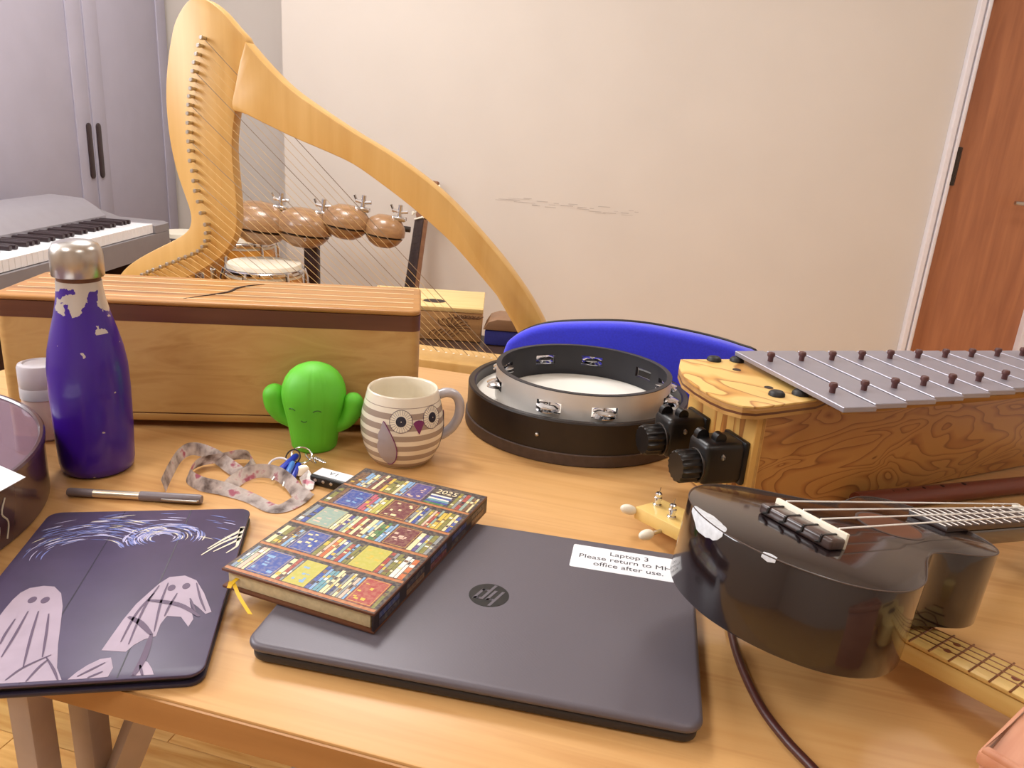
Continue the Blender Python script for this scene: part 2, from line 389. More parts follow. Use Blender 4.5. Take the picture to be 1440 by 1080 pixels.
def rrect(x0, y0, x1, y1, r, n=5):
    o = []
    for cx, cy, a0 in ((x1 - r, y1 - r, 0), (x0 + r, y1 - r, 90), (x0 + r, y0 + r, 180), (x1 - r, y0 + r, 270)):
        for k in range(n + 1):
            a = math.radians(a0 + 90 * k / n); o.append((cx + r * math.cos(a), cy + r * math.sin(a)))
    return o
def ring(bm, r0, r1, z0, z1, seg=64, bev=0.0, Mx=None):
    pr = [(r0, z0), (r1, z0), (r1, z1), (r0, z1)]
    if bev: pr = [(r0, z0), (r1 - bev, z0), (r1, z0 + bev), (r1, z1 - bev), (r1 - bev, z1), (r0 + bev, z1), (r0, z1 - bev)]
    return lathe(bm, pr, seg, Mx, closed=True)
def ball(bm, c, s, sub=2, Mx=None):
    b = nb(); bmesh.ops.create_icosphere(b, subdivisions=sub, radius=1.0)
    bmesh.ops.scale(b, vec=s, verts=b.verts)
    if Mx is not None: bmesh.ops.transform(b, matrix=Mx, verts=b.verts)
    bmesh.ops.translate(b, vec=c, verts=b.verts)
    return merge(bm, b)
def obj(name, bm, m, parent=None, smooth=35, Mx=None):
    me = bpy.data.meshes.new(name); bm.to_mesh(me); bm.free()
    for mm in (m if isinstance(m, (list, tuple)) else [m]): me.materials.append(M[mm] if isinstance(mm, str) else mm)
    if smooth:
        me.shade_smooth(); me.set_sharp_from_angle(angle=math.radians(smooth))
    o = bpy.data.objects.new(name, me); COL.objects.link(o)
    if parent: o.parent = parent
    if Mx is not None: o.matrix_local = Mx
    return o
def again(o, Mx, parent=None):          # another piece sharing the mesh
    c = o.copy(); COL.objects.link(c); c.parent = parent or o.parent; c.matrix_local = Mx
    return c
def tag(o, label, cat, group=None):
    o['label'] = label; o['category'] = cat
    if group: o['group'] = group
    return o
def thing(name, label, cat, Mx=I4, group=None):
    o = bpy.data.objects.new(name, None); COL.objects.link(o); o.empty_display_size = 0.05
    o.matrix_world = Mx; tag(o, label, cat, group); return o
def struct(name, bm, m, parent=None, smooth=0):
    o = obj(name, bm, m, parent, smooth)
    if not parent: o['kind'] = 'structure'
    return o
def text(name, body, size, m, parent, Mx, depth=0.0002, align='CENTER', shear=0.0):
    c = bpy.data.curves.new(name, 'FONT'); c.body = body; c.size = size; c.align_x = align; c.align_y = 'CENTER'
    c.extrude = depth; c.shear = shear
    o = bpy.data.objects.new(name, c); COL.objects.link(o)
    dg = bpy.context.evaluated_depsgraph_get(); me = bpy.data.meshes.new_from_object(o.evaluated_get(dg))
    bpy.data.objects.remove(o); me.materials.clear(); me.materials.append(M[m])
    o = bpy.data.objects.new(name, me); COL.objects.link(o); o.parent = parent; o.matrix_local = Mx
    return o

# ================================================================ THE ROOM
YB = 3.3; XL = -2.2; XR = 2.7; YF = -2.2; ZC = 2.62; YA = 3.88
XC = -1.008                                     # corner between alcove and back wall
floor = struct('floor', box(nb(), ((XL + XR) / 2, (YF + YA) / 2, -0.055), (XR - XL, YA - YF, 0.1)), 'floor')
PA = math.radians(-13.5); PM = TR(-0.65, 1.15, 0) @ RZ(PA)
pl = None
for r in range(24):
    off = (r * 0.137) % 0.32
    for c in range(6):
        Mx = PM @ TR(-0.95 + off + c * 0.32, (r - 12) * 0.075, -0.0025 + random.uniform(0, 0.0006))
        if pl is None:
            pl = obj('floor_plank', box(nb(), (0, 0, 0), (0.3188, 0.0740, 0.005), 0.0008, 1), 'floor', floor, 0, Mx)
        else: again(pl, Mx, floor)
struct('ceiling', box(nb(), ((XL + XR) / 2, (YF + YA) / 2, ZC + 0.05), (XR - XL, YA - YF, 0.1)), 'ceil')
struct('wall_left', box(nb(), (XL - 0.05, (YF + YA) / 2, ZC / 2), (0.1, YA - YF, ZC)), 'wall')
wn = struct('window_1', box(nb(), (XL + 0.003, 0.95, 1.86), (0.004, 1.16, 0.96)), 'sky')
b = nb()
for (y, z, sy, sz) in ((0.95, 1.36, 1.26, 0.05), (0.95, 2.36, 1.26, 0.05), (0.345, 1.86, 0.05, 0.95), (1.555, 1.86, 0.05, 0.95)): box(b, (XL + 0.015, y, z), (0.03, sy, sz), 0.003)
struct('window_frame', b, 'white', wn)
struct('window_sill', box(nb(), (XL + 0.045, 0.95, 1.325), (0.09, 1.30, 0.02), 0.003), 'white', wn)
struct('wall_right', box(nb(), (XR + 0.05, (YF + YA) / 2, ZC / 2), (0.1, YA - YF, ZC)), 'wall')
struct('wall_front', box(nb(), ((XL + XR) / 2, YF - 0.05, ZC / 2), (XR - XL + 0.2, 0.1, ZC)), 'wall')
struct('wall_alcove', box(nb(), ((XL + XC) / 2, YA + 0.05, ZC / 2), (XC - XL + 0.2, 0.1, ZC)), 'wall')
DX0, DX1, DZ = 1.675, 2.235, 2.06               # door opening with its frame
b = nb()
box(b, ((XC + DX0) / 2, YB + 0.29, ZC / 2), (DX0 - XC, 0.58, ZC))
box(b, ((DX1 + XR) / 2, YB + 0.29, ZC / 2), (XR - DX1, 0.58, ZC))
box(b, ((DX0 + DX1) / 2, YB + 0.29, (DZ + ZC) / 2), (DX1 - DX0, 0.58, ZC - DZ))
box(b, ((DX0 + DX1) / 2, YB + 0.48, DZ / 2), (DX1 - DX0, 0.2, DZ))
wb = struct('wall_back', b, 'wall')
b = nb()                                        # faint scuffs at hand height
for i in range(26):
    px = 712 + 7.4 * i + random.uniform(-4, 4); py = 283 + 0.095 * (px - 712) + random.uniform(-7, 5)
    d = ray(px, py); p = CAM + d * ((YB - CAM.y) / d.y)
    L = random.uniform(0.01, 0.055) if px > 740 else 0.09
    box(b, (p.x, YB - 0.0004, p.z), (L, 0.0006, random.uniform(0.0012, 0.003)), 0, 1)
obj('scuff_mark', b, 'scuff', wb, 0)
b = nb(); box(b, ((XC + DX0) / 2, YB - 0.008, 0.05), (DX0 - XC, 0.016, 0.1), 0.003); struct('baseboard_back', b, 'white')
b = nb(); box(b, ((DX1 + XR) / 2, YB - 0.008, 0.05), (XR - DX1, 0.016, 0.1), 0.003); struct('baseboard_right', b, 'white')
# door
b = nb(); box(b, ((DX0 + DX1) / 2, YB + 0.035, DZ / 2), (DX1 - DX0 - 0.10, 0.044, DZ - 0.06), 0.002)
dr = struct('door_1', b, 'door')
b = nb()
for x in (DX0 + 0.026, DX1 - 0.026): box(b, (x, YB + 0.03, DZ / 2), (0.05, 0.10, DZ), 0.003)
box(b, ((DX0 + DX1) / 2, YB + 0.03, DZ - 0.02), (DX1 - DX0 - 0.104, 0.10, 0.04), 0.003)
struct('door_frame', b, 'white', dr)
b = nb()
for x, ww in ((DX0 + 0.008, 0.022), (DX0 + 0.034, 0.014)): box(b, (x, YB - 0.028, DZ / 2), (ww, 0.014, DZ), 0.003)
box(b, (DX1 - 0.012, YB - 0.028, DZ / 2), (0.03, 0.014, DZ), 0.003)
struct('architrave', b, 'white', dr)
HX = DX0 + 0.055
for z in (0.25, T + H + 0.0 - 0.006 + 0.0, 1.85):
    pz = T + 0.412 if abs(z - 1.15) < 0.05 else z
    b = nb(); cyl(b, (HX, YB - 0.012, pz - 0.075), (HX, YB - 0.012, pz + 0.075), 0.011, 12)
    for k in range(5): ring(b, 0.0, 0.0125, pz - 0.07 + k * 0.03, pz - 0.062 + k * 0.03, 12, Mx=TR(HX, YB - 0.012, 0))
    box(b, (HX + 0.012, YB + 0.0105, pz), (0.03, 0.006, 0.15), 0.001)
    obj('hinge', b, 'darkmetal', dr)
b = nb(); hz = T + 0.285; hx = 2.115
lathe(b, [(0, 0), (0.026, 0), (0.026, 0.008), (0, 0.008)], 24, TR(hx, YB + 0.013, hz) @ RX(PI / 2))
tube(b, [(hx, YB + 0.01, hz), (hx, YB - 0.045, hz), (hx - 0.015, YB - 0.055, hz), (hx - 0.13, YB - 0.055, hz + 0.003)], [0.009, 0.009, 0.01, 0.008], 12)
obj('door_handle', b, 'steel', dr)
# ceiling light panels over the room, plus panels for the added fill lamps
for i, (x, y, sx, sy, e) in enumerate(LAMPS):
    b = nb(); box(b, (x, y, ZC - 0.014), (sx + 0.06, sy + 0.06, 0.028), 0.004); o = struct('ceiling_and_fill_panel', b, 'white')
    b = nb(); box(b, (x, y, ZC - 0.029), (sx, sy, 0.004)); obj('diffuser', b, 'lamp', o, 0)

# ================================================================ CUPBOARD on the left
CX = -1.72; CY1 = 3.86
t = thing('cupboard', 'tall lavender-grey storage cupboard with two dark recessed pulls behind the electric piano', 'cupboard', TR(-1.95, 2.8, 0))
L = lambda x, y, z: (x + 1.95, y - 2.8, z)
b = nb(); box(b, L(-1.955, 2.79, 1.1), (0.43, 2.13, 2.2), 0.004); obj('carcass', b, 'cupboard_dark', t)
seam = 3.141
for (y0, y1) in ((1.74, seam - 0.003), (seam + 0.003, CY1 - 0.006)):
    b = nb(); box(b, L(CX - 0.008, (y0 + y1) / 2, 1.12), (0.018, y1 - y0, 2.1), 0.003)
    sd = 1 if y1 < seam else -1
    ye = y1 if sd == 1 else y0
    box(b, L(CX + 0.004, ye - sd * 0.055, 1.12), (0.008, 0.10, 2.1), 0.003)
    if sd == -1:
        box(b, L(CX + 0.004, y1 - 0.05, 1.12), (0.008, 0.09, 2.1), 0.003)
    else:
        box(b, L(CX + 0.004, 1.95, 1.12), (0.008, 0.05, 2.1), 0.003)
    d = obj('door', b, 'cupboard', t)
    b = nb(); pts = rrect(-0.016, -0.105, 0.016, 0.105, 0.0155, 6)
    prism(b, pts, 0, 0.006, 0.002, Mx=TR(*L(CX + 0.0085, ye - sd * 0.032, T + 0.235)) @ RY(PI / 2) @ RZ(PI / 2))
    obj('recessed_pull', b, 'dark_handle', d)

# ================================================================ ELECTRIC PIANO
KX, KY0, KY1 = -1.235, 1.15, 2.70
kb = thing('electric_piano', 'grey electric piano with white and black keys in front of the cupboard', 'piano', TR(-1.41, 1.92, T - 0.06))
L = lambda x, y, z: (x + 1.41, y - 1.92, z + 0.06)
def sideprism(bm, prof, y0, y1, bev=0.0):        # profile in x,z extruded along y
    pts = [(L(x, 0, z)[0], L(x, 0, z)[2]) for x, z in prof]
    prism(bm, pts, -L(0, y1, 0)[1], -L(0, y0, 0)[1], bev, Mx=RX(PI / 2))
b = nb(); sideprism(b, [(-1.235, -0.06), (-1.235, 0.010), (-1.25, 0.012), (-1.40, 0.012), (-1.40, -0.06)], KY0, KY1, 0.003)
obj('key_bed', b, 'kbd', kb)
b = nb(); sideprism(b, [(-1.40, -0.06), (-1.40, 0.060), (-1.425, 0.085), (-1.47, 0.112), (-1.58, 0.118), (-1.59, 0.10), (-1.59, -0.06)], KY0, KY1 - 0.10, 0.004)
obj('console', b, 'kbd_top', kb)
b = nb(); sideprism(b, [(-1.401, -0.06), (-1.401, 0.045), (-1.48, 0.07), (-1.585, 0.085), (-1.585, -0.06)], KY1 - 0.099, KY1, 0.006)
obj('console_end', b, 'kbd', kb)
for y0, y1 in ((KY1 - 0.105, KY1), (KY0, KY0 + 0.1)):
    b = nb(); sideprism(b, [(-1.235, 0.011), (-1.235, 0.036), (-1.25, 0.042), (-1.399, 0.046), (-1.399, 0.013)], y0, y1, 0.003); obj('end_block', b, 'kbd', kb)
kw = 0.0235; y = KY1 - 0.105 - kw / 2 - 0.001; wk = bk = None; n = 0; cyc = [0, 1, 1, 1, 0, 1, 1]   # C B A G F E D : a black key sits above B A G | E D
while y > KY0 + 0.11:
    b_ = TR(*L(-1.32, y, 0.0285))
    if wk is None:
        b = nb(); box(b, (0, 0, 0), (0.156, kw - 0.0012, 0.031), 0.0012, 1); wk = obj('white_key', b, 'key_white', kb, 0, b_)
    else: again(wk, b_, kb)
    if n and cyc[n % 7]:
        Mx = TR(*L(-1.345, y - kw / 2, 0.0500))
        if bk is None:
            b = nb(); prism(b, [(-0.05, -0.0055), (0.05, -0.0055), (0.05, 0.0055), (-0.05, 0.0055)], -0.006, 0.0075, 0.0025, seg=1)
            bk = obj('black_key', b, 'key_black', kb, 0, Mx)
        else: again(bk, Mx, kb)
    y -= kw; n += 1
t = thing('piano_stand', 'dark brown panelled stand under the grey electric piano', 'stand', TR(-1.45, 1.92, 0))
b = nb(); box(b, (-0.06, 0, 0.36), (0.02, 1.36, 0.56), 0.002); obj('back_panel', b, 'stand', t)
b = nb()
for y in (-0.71, 0.69):
    bb = nb(); box(bb, (0.0, y, (T - 0.0605) / 2), (0.27, 0.03, T - 0.0605), 0.004); obj('side_panel', bb, 'stand', t)
box(b, (0.02, -0.01, T - 0.08), (0.2, 1.368, 0.035), 0.003); obj('support_rail', b, 'stand', t)

# ================================================================ CONGAS and TEMPLE BLOCKS, GUITAR
def conga(px, py, Y, r, label):
    d = ray(px, py); p = CAM + d * (Y / d.y); hz = p.z
    t = thing('conga_drum', label, 'drum', TR(p.x, p.y, 0), 'congas behind the harp')
    b = nb(); lathe(b, [(0, 0.02), (r * .62, 0.02), (r * .66, 0.03), (r * .9, hz * .35), (r * 1.12, hz * .68), (r * 1.02, hz - 0.07), (r * .96, hz - 0.02), (0, hz - 0.02)], 40)
    obj('shell', b, 'conga', t)
    b = nb(); lathe(b, [(r * 1.0, hz - 0.045), (r * 1.0, hz - 0.008), (r * .97, hz), (0, hz + 0.001)], 48); obj('drum_head', b, 'congahead', t)
    b = nb(); ring(b, r * 1.005, r * 1.075, hz - 0.034, hz - 0.014, 48, 0.006); obj('rim', b, 'chrome', t)
    lg = None
    for k in range(6):
        a = k * PI / 3 + 0.35
        Mx = RZ(a)
        if lg is None:
            b = nb(); tube(b, [(r * 1.06, 0, hz - 0.02), (r * 1.13, 0, hz - 0.05), (r * 1.15, 0, hz - 0.16)], 0.006, 8)
            box(b, (r * 1.13, 0, hz - 0.16), (0.03, 0.035, 0.05), 0.006); lg = obj('tension_lug', b, 'chrome', t, 35, Mx)
        else: again(lg, Mx, t)
    b = nb(); ring(b, r * .60, r * .68, 0.0, 0.03, 40, 0.006); obj('foot_ring', b, 'rubber', t)
    return t
conga(372, 369, 2.70, 0.128, 'orange wooden conga with cream head and chrome rim, nearest one behind the harp strings')
conga(342, 331, 3.17, 0.122, 'orange conga partly hidden behind the harp neck, farther back by the alcove')
conga(258, 326, 2.92, 0.085, 'conga whose pale head peeps out left of the harp neck')
t = thing('temple_block_stand', 'row of round brown wooden temple blocks on a dark stand, seen through the harp strings', 'percussion', TR(-0.76, 2.80, 0))
bz = T + 0.048
BL = [(365, 313, 0.115, 0.076), (427, 320, 0.103, 0.071), (487, 312, 0.086, 0.062), (541, 325, 0.074, 0.060)]
def block_mesh(rx, rz, a):
    b = nb(); lathe(b, [(0, -1.0), (0.40, -0.95), (0.70, -0.72), (0.86, -0.46), (0.92, -0.34), (0.80, -0.31), (0.80, -0.24), (0.99, -0.21), (1.0, 0.10), (0.95, 0.36), (0.76, 0.70), (0.42, 0.94), (0, 1.0)], 40)
    bmesh.ops.scale(b, vec=(rx, rx * 0.8, rz), verts=b.verts); return b
for (px, py, rx, rz) in BL:
    d = ray(px, py); p = CAM + d * (2.8 / d.y)
    o = obj('temple_block', block_mesh(rx, rz, 0), 'block', t, 40, TR(p.x + 0.76, 0, p.z) @ RY(math.radians(6)))
    b = nb(); lathe(b, [(0.81, -0.315), (0.83, -0.31), (0.83, -0.24), (0.81, -0.235)], 40, closed=True); bmesh.ops.scale(b, vec=(rx, rx * .8, rz), verts=b.verts)
    obj('slit', b, 'mouth', o, 40)
    b = nb(); x0 = rx * 0.62
    box(b, (x0, 0, rz * 0.88), (0.05, 0.035, 0.016), 0.004); cyl(b, (x0, 0, rz * .8), (x0, 0, rz + 0.042), 0.008, 12)
    tube(b, [(x0 - 0.028, 0, rz + 0.02), (x0, 0, rz + 0.016), (x0 + 0.028, 0, rz + 0.022)], 0.007, 8); cyl(b, (x0 - 0.02, 0, rz + 0.012), (x0 - 0.034, 0.0, rz + 0.038), 0.005, 8)
    obj('wing_clamp', b, 'chrome', o)
b = nb(); tube(b, [(-0.30, 0.10, bz + 0.01), (0.0, 0.10, bz + 0.02), (0.34, 0.10, bz + 0.0)], 0.011, 10)
for (px, py, rx, rz) in BL:
    d = ray(px, py); p = CAM + d * (2.8 / d.y); cyl(b, (p.x + 0.76, 0.10, p.z), (p.x + 0.76, 0.0, p.z), 0.008, 8)
obj('crossbar', b, 'darkmetal', t)
d = ray(439, 360); p = CAM + d * (2.9 / d.y)
b = nb(); box(b, (p.x + 0.76, 0.10, (bz + 0.03) / 2 + 0.12), (0.052, 0.05, bz - 0.21), 0.008)
obj('stand_post', b, 'stand', t)
b = nb()
for k in range(3):
    a = k * 2 * PI / 3 + 0.52; tube(b, [(p.x + 0.76, 0.10, 0.30), (p.x + 0.76 + 0.17 * math.cos(a), 0.10 + 0.17 * math.sin(a), 0.012)], 0.012, 10)
obj('tripod_foot', b, 'darkmetal', t)

# guitar leaning on the back wall (frame: x across, y up the neck, z out of the fretboard)
def wall_pt(px, py, Y):
    d = ray(px, py); return CAM + d * (Y / d.y)
p1 = wall_pt(590, 309, 3.17); p0 = wall_pt(576, 405, 3.02)
yy = (p1 - p0).normalized(); zz = Vector((-0.75, -1, 0.1)); zz = (zz - yy * zz.dot(yy)).normalized(); xx = yy.cross(zz)
GM = Matrix((xx, yy, zz)).transposed().to_4x4(); GM.translation = p1
Lb = (p1.z - 0.055) / yy.z
t = thing('guitar', 'guitar with a dark fretboard leaning on the back wall behind the harp arm', 'guitar', GM)
b = nb(); prism(b, [(-0.024, 0), (0.024, 0), (0.030, -0.52), (-0.030, -0.52)], -0.028, -0.003, 0.006); obj('neck', b, 'guitarneck', t)
b = nb(); prism(b, [(-0.023, 0), (0.023, 0), (0.029, -0.56), (-0.029, -0.56)], -0.003, 0.004, 0.001); obj('fretboard', b, 'fretboard', t)
b = nb(); box(b, (0, 0.004, 0.004), (0.05, 0.007, 0.01), 0.001); obj('nut', b, 'bone', t)
fr = None
for k in range(1, 16):
    yk = -0.66 * (1 - 2 ** (-k / 12)); b = nb(); ww = 0.046 + 0.012 * (-yk / 0.56)
    box(b, (0, yk, 0.0042), (ww, 0.0014, 0.0012)); obj('fret', b, 'darkmetal', t, 0)
for k in range(6):
    b = nb(); tube(b, [(-0.018 + k * 0.0072, 0.0, 0.009), (-0.022 + k * 0.0088, -0.72, 0.012)], 0.0005, 5); obj('guitar_string', b, 'darkmetal', t)
b = nb(); prism(b, [(-0.024, 0.006), (0.024, 0.006), (0.040, 0.035), (0.046, 0.175), (0.02, 0.185), (-0.02, 0.185), (-0.044, 0.175), (-0.040, 0.035)], -0.022, -0.006, 0.004, Mx=RX(math.radians(-6))); obj('headstock', b, 'guitarneck', t)
for s in (-1, 1):
    for k in range(3):
        b = nb(); cyl(b, (s * 0.042, 0.05 + k * 0.045, -0.016), (s * 0.062, 0.05 + k * 0.045, -0.018), 0.004, 8); ball(b, (s * 0.066, 0.05 + k * 0.045, -0.018), (0.008, 0.010, 0.005), 1); obj('tuner', b, 'bone', t)
half = [(0, -0.44), (0.06, -0.445), (0.125, -0.47), (0.145, -0.53), (0.128, -0.60), (0.118, -0.64), (0.135, -0.70), (0.175, -0.77)]
bot = -Lb + 0.0
half2 = half + [(0.185, -0.83), (0.165, -0.89), (0.10, -0.925), (0.0, -0.935)]
kf = (-bot - 0.44) / (0.935 - 0.44)
half2 = [(x, -0.44 + (y + 0.44) * kf) for x, y in half2]
o2 = [p for p in half2] + [(-x, y) for x, y in half2[-2:0:-1]]
b = nb(); prism(b, [(p.x, p.y) for p in spline([(x, y, 0) for x, y in o2], 4, True)], -0.095, -0.004, 0.004); obj('body', b, 'walnut', t)

# ================================================================ HARP
HM = TR(0.03, 1.475, T) @ RZ(math.radians(-10.5))
HP = HM @ RX(PI / 2)                 # its own plane: x right, y up, z to the viewer
def hp(px, py): q = onplane(px, py, HP); return (q.x, q.y)
harp = thing('harp', 'pale maple harp with curved arm and tuning pins standing behind the wooden box', 'harp', HM)
tiltM = RX(PI / 2)
neck = [(262, 3), (276, -2), (291, 0), (311, 15), (330, 37), (348, 60), (340, 90), (334, 122), (331, 152), (327, 185), (326, 212), (328, 240), (331, 270), (333, 297), (332, 320), (327, 338),
        (316, 355), (300, 369), (284, 379), (262, 390), (240, 398), (215, 406), (196, 408), (178, 402), (168, 390), (178, 376), (196, 363), (220, 350), (246, 337), (262, 326), (268, 314), (267, 297), (258, 270), (248, 240), (240, 205), (235, 168), (233, 130), (235, 92), (240, 56), (247, 28)]
b = nb(); prism(b, [(p.x, p.y) for p in spline([(*hp(*q), 0) for q in neck], 3, True)], -0.028, 0.0, 0.0025, Mx=tiltM, seg=2)
o = obj('neck', b, ['harp'], harp, 40)
arm = [(349, 60), (376, 91), (410, 124), (450, 153), (500, 186), (545, 213), (580, 237), (612, 262), (642, 290), (672, 323), (702, 358), (727, 391), (747, 421), (766, 456), (781, 492), (755, 500), (740, 486), (723, 454), (700, 414), (670, 378), (641, 345), (614, 319), (579, 289), (540, 259), (500, 231), (460, 212), (420, 195), (380, 176), (350, 161), (331, 152), (335, 122), (341, 90)]
ao = spline([(*q, 0) for q in arm[:19]], 4); ai = spline([(*q, 0) for q in arm[19:]], 4)
b = nb(); prism(b, [hp(p.x, p.y) for p in ao + ai], -0.026, 0.012, 0.003, Mx=tiltM, seg=2)
obj('arm', b, 'harp', harp, 40)
x0, _ = hp(150, 500); x1, y1 = hp(792, 505); sbt = hp(650, 497)[1]
b = nb(); box(b, ((x0 + x1) / 2, -0.02, sbt - 0.045), (x1 - x0, 0.105, 0.09), 0.006); obj('soundbox', b, 'harp', harp)
xa, ya = hp(215, 404); xb, yb_ = hp(178, 398)
b = nb(); prism(b, [(xb, yb_), (xa + 0.05, ya + 0.006), (xa + 0.02, sbt - 0.01), (x0 + 0.005, sbt - 0.01)], -0.026, -0.002, 0.002, Mx=tiltM); obj('lower_post', b, 'harp', harp)
pins = [(289, 54), (285, 65), (282, 77), (279, 89), (277, 101), (275, 113), (274, 125), (272, 136), (271, 148), (270, 160), (270, 173), (270, 186), (271, 199), (272, 212), (273, 226), (276, 240), (278, 254), (280, 268), (284, 283), (288, 299), (294, 315), (295, 327), (294, 338), (290, 346), (284, 352), (276, 356), (267, 360), (258, 363), (250, 367), (241, 370), (232, 374), (222, 378), (214, 381), (206, 385)]
pin = None
for k, q in enumerate(pins):
    x, y = hp(*q)
    Mx = TR(x, 0, y)
    if pin is None:
        b = nb(); lathe(b, [(0, 0.0), (0.0034, 0.0), (0.0034, 0.010), (0.0042, 0.0105), (0.0042, 0.016), (0.003, 0.0175), (0, 0.0175)], 12, RX(PI / 2)); pin = obj('tuning_pin', b, 'steel', harp, 35, Mx)
    else: again(pin, Mx, harp)
    xe, ye = hp(703 - 10.6 * k, 500 - 1.7 * k); ye = min(ye, sbt + 0.0005)
    rr = 0.0007 if k % 4 == 0 else 0.00045
    b = nb(); cyl(b, (x, -0.008, y), (xe, -0.008 - 0.0, sbt - 0.0008), rr, 6)
    obj('harp_string', b, 'string_dark' if k % 4 == 0 else 'string', harp)
b = nb()
for k in range(34):
    xe, _ = hp(703 - 10.6 * k, 500); ball(b, (xe, -0.008, sbt), (0.003, 0.003, 0.0015), 1)
sp = obj('string_peg', b, 'bone', harp); sp['kind'] = 'stuff'
# ---- low dark table that carries harp, tongue drum and case
SZ = T + sbt - 0.0905
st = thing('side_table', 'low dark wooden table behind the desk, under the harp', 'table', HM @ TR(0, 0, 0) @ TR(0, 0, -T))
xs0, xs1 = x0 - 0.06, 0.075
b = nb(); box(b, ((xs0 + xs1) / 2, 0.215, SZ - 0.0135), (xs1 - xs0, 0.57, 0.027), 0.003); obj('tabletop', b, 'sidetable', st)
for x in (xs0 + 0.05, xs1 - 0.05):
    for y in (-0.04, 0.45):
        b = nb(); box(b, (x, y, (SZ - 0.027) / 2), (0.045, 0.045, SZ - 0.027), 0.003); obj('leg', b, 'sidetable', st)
# ---- small tongue drum with a carved front
def zat(px, py, z):
    d = ray(px, py); t = (z - CAM.z) / d.z; return CAM + d * t
pr = zat(676, 482, SZ); d = ray(673, 435); pt = CAM + d * (pr.y / d.y); hh = pt.z - SZ
w_ = 0.30
t = thing('tongue_drum', 'small pale wooden box drum with carved front and oval sound hole, beside the wooden box', 'drum', TR(pr.x, pr.y, SZ + 0.0005) @ RZ(math.radians(2)))
b = nb(); box(b, (-w_ / 2, 0.11, hh / 2 - 0.006), (w_, 0.22, hh - 0.012), 0.003); obj('body', b, 'carve', t)
b = nb(); box(b, (-w_ / 2, 0.11, hh - 0.006), (w_ + 0.004, 0.224, 0.012), 0.002); obj('top', b, 'carvetop', t)
b = nb(); prism(b, [(0.030 * math.cos(a), 0.022 * math.sin(a)) for a in [k * PI / 16 for k in range(32)]], 0, 0.0006, Mx=TR(-0.128, 0.065, hh)); obj('sound_hole', b, 'mouth', t)
b = nb(); rs = random.Random(4)
for k in range(9):
    a = -0.3 + k * 0.22; c0 = Vector((-0.078, -0.0015, hh * .42))
    pts = [c0, c0 + Vector((0.02 * math.cos(a * 2), 0, 0.012 * math.sin(a * 2))), c0 + Vector((0.036 * math.cos(a * 2) + 0.004, 0, 0.020 * math.sin(a * 2) + 0.003)), c0 + Vector((0.050 * math.cos(a * 1.6), 0, 0.024 * math.sin(a * 1.6)))]
    tube(b, spline(pts, 4), 0.0012, 5)
for k in range(7):
    xk = -0.085 + k * 0.010; tube(b, spline([(xk, -0.0012, hh * .80), (xk + 0.012, -0.0012, hh * .7), (xk + 0.028, -0.0012, hh * .78)], 4), 0.0013, 5)
for k in range(6):
    tube(b, spline([(-0.135 + k * .012, -0.0012, 0.012), (-0.13 + k * .014, -0.0012, 0.022), (-0.115 + k * .012, -0.0012, 0.03)], 4), 0.0012, 5)
obj('carving', b, 'carveline', t)
# ---- dark blue case with brown lid
pc = zat(676, 492, SZ)
yq = pr.y - 0.02
def wx(px, py): d = ray(px, py); return (CAM + d * (yq / d.y))
xL = wx(679, 470).x; zl = wx(690, 464).z; zt = wx(712, 450).z
t = thing('instrument_case', 'dark blue case with a rounded brown top, behind the lower end of the harp arm', 'case', TR(xL, yq, SZ + 0.0005) @ RZ(math.radians(-2)))
xL2 = 0.125
b = nb(); box(b, (xL2 / 2 + 0.004, 0.05, (zl - SZ) / 2), (xL2, 0.10, zl - SZ), 0.006); obj('case_body', b, 'darkblue', t)
prof = [(0.0, 0.0), (xL2 + 0.008, 0.0), (xL2 + 0.008, 0.010), (xL2 - 0.01, zt - zl - 0.002), (xL2 * .72, zt - zl), (0.035, zt - zl), (0.012, (zt - zl) * .7)]
b = nb(); prism(b, prof, -0.105, 0.004, 0.002, Mx=TR(0, 0, zl - SZ) @ RX(PI / 2)); obj('lid', b, 'brownlid', t)

# ================================================================ BLUE CHAIR
CM = TR(0.205, 1.305, T) @ RZ(math.radians(-13.5))
ch = thing('office_chair', 'office chair with a bright blue fabric backrest behind the desk', 'chair', CM @ TR(0, 0, -T))
CP = CM @ RX(PI / 2)
def cpq(px, py): q = onplane(px, py, CP); return (q.x, q.y)
top = [cpq(*q) for q in ((712, 486), (722, 474), (740, 464), (765, 457), (800, 454), (860, 453.5), (905, 457), (950, 465), (1000, 476), (1040, 488), (1070, 503))]
xl = top[0][0]; xr = top[-1][0] + 0.02
out = top + [(xr + 0.004, top[-1][1] - 0.06), (xr - 0.01, -0.20), (xr - 0.06, -0.27), (xl + 0.06, -0.27), (xl + 0.008, -0.20), (xl - 0.004, top[0][1] - 0.05)]
pts = [(p.x, p.y) for p in spline([(x, y, 0) for x, y in out], 4, True)]
b = nb(); prism(b, pts, -0.024, 0.016, 0.012, Mx=TR(0, 0, T) @ RX(PI / 2), seg=4); obj('backrest', b, 'blue', ch, 60)
b = nb(); prism(b, pts, -0.034, -0.0245, 0.004, Mx=TR(0, 0, T) @ RX(PI / 2)); obj('back_shell', b, 'black', ch)
b = nb(); prism(b, rrect(-0.22, -0.0, 0.24, 0.42, 0.08), 0.43, 0.49, 0.02, seg=4, Mx=TR(0, -0.47, 0)); obj('seat', b, 'blue', ch, 60)
b = nb(); tube(b, [(0.01, 0.045, 0.62), (0.01, 0.045, 0.45), (0.01, 0.0, 0.41), (0.01, -0.26, 0.41)], 0.018, 10); obj('back_bracket', b, 'black', ch)
b = nb(); cyl(b, (0.01, -0.26, 0.09), (0.01, -0.26, 0.43), 0.028, 20); obj('gas_post', b, 'black', ch)
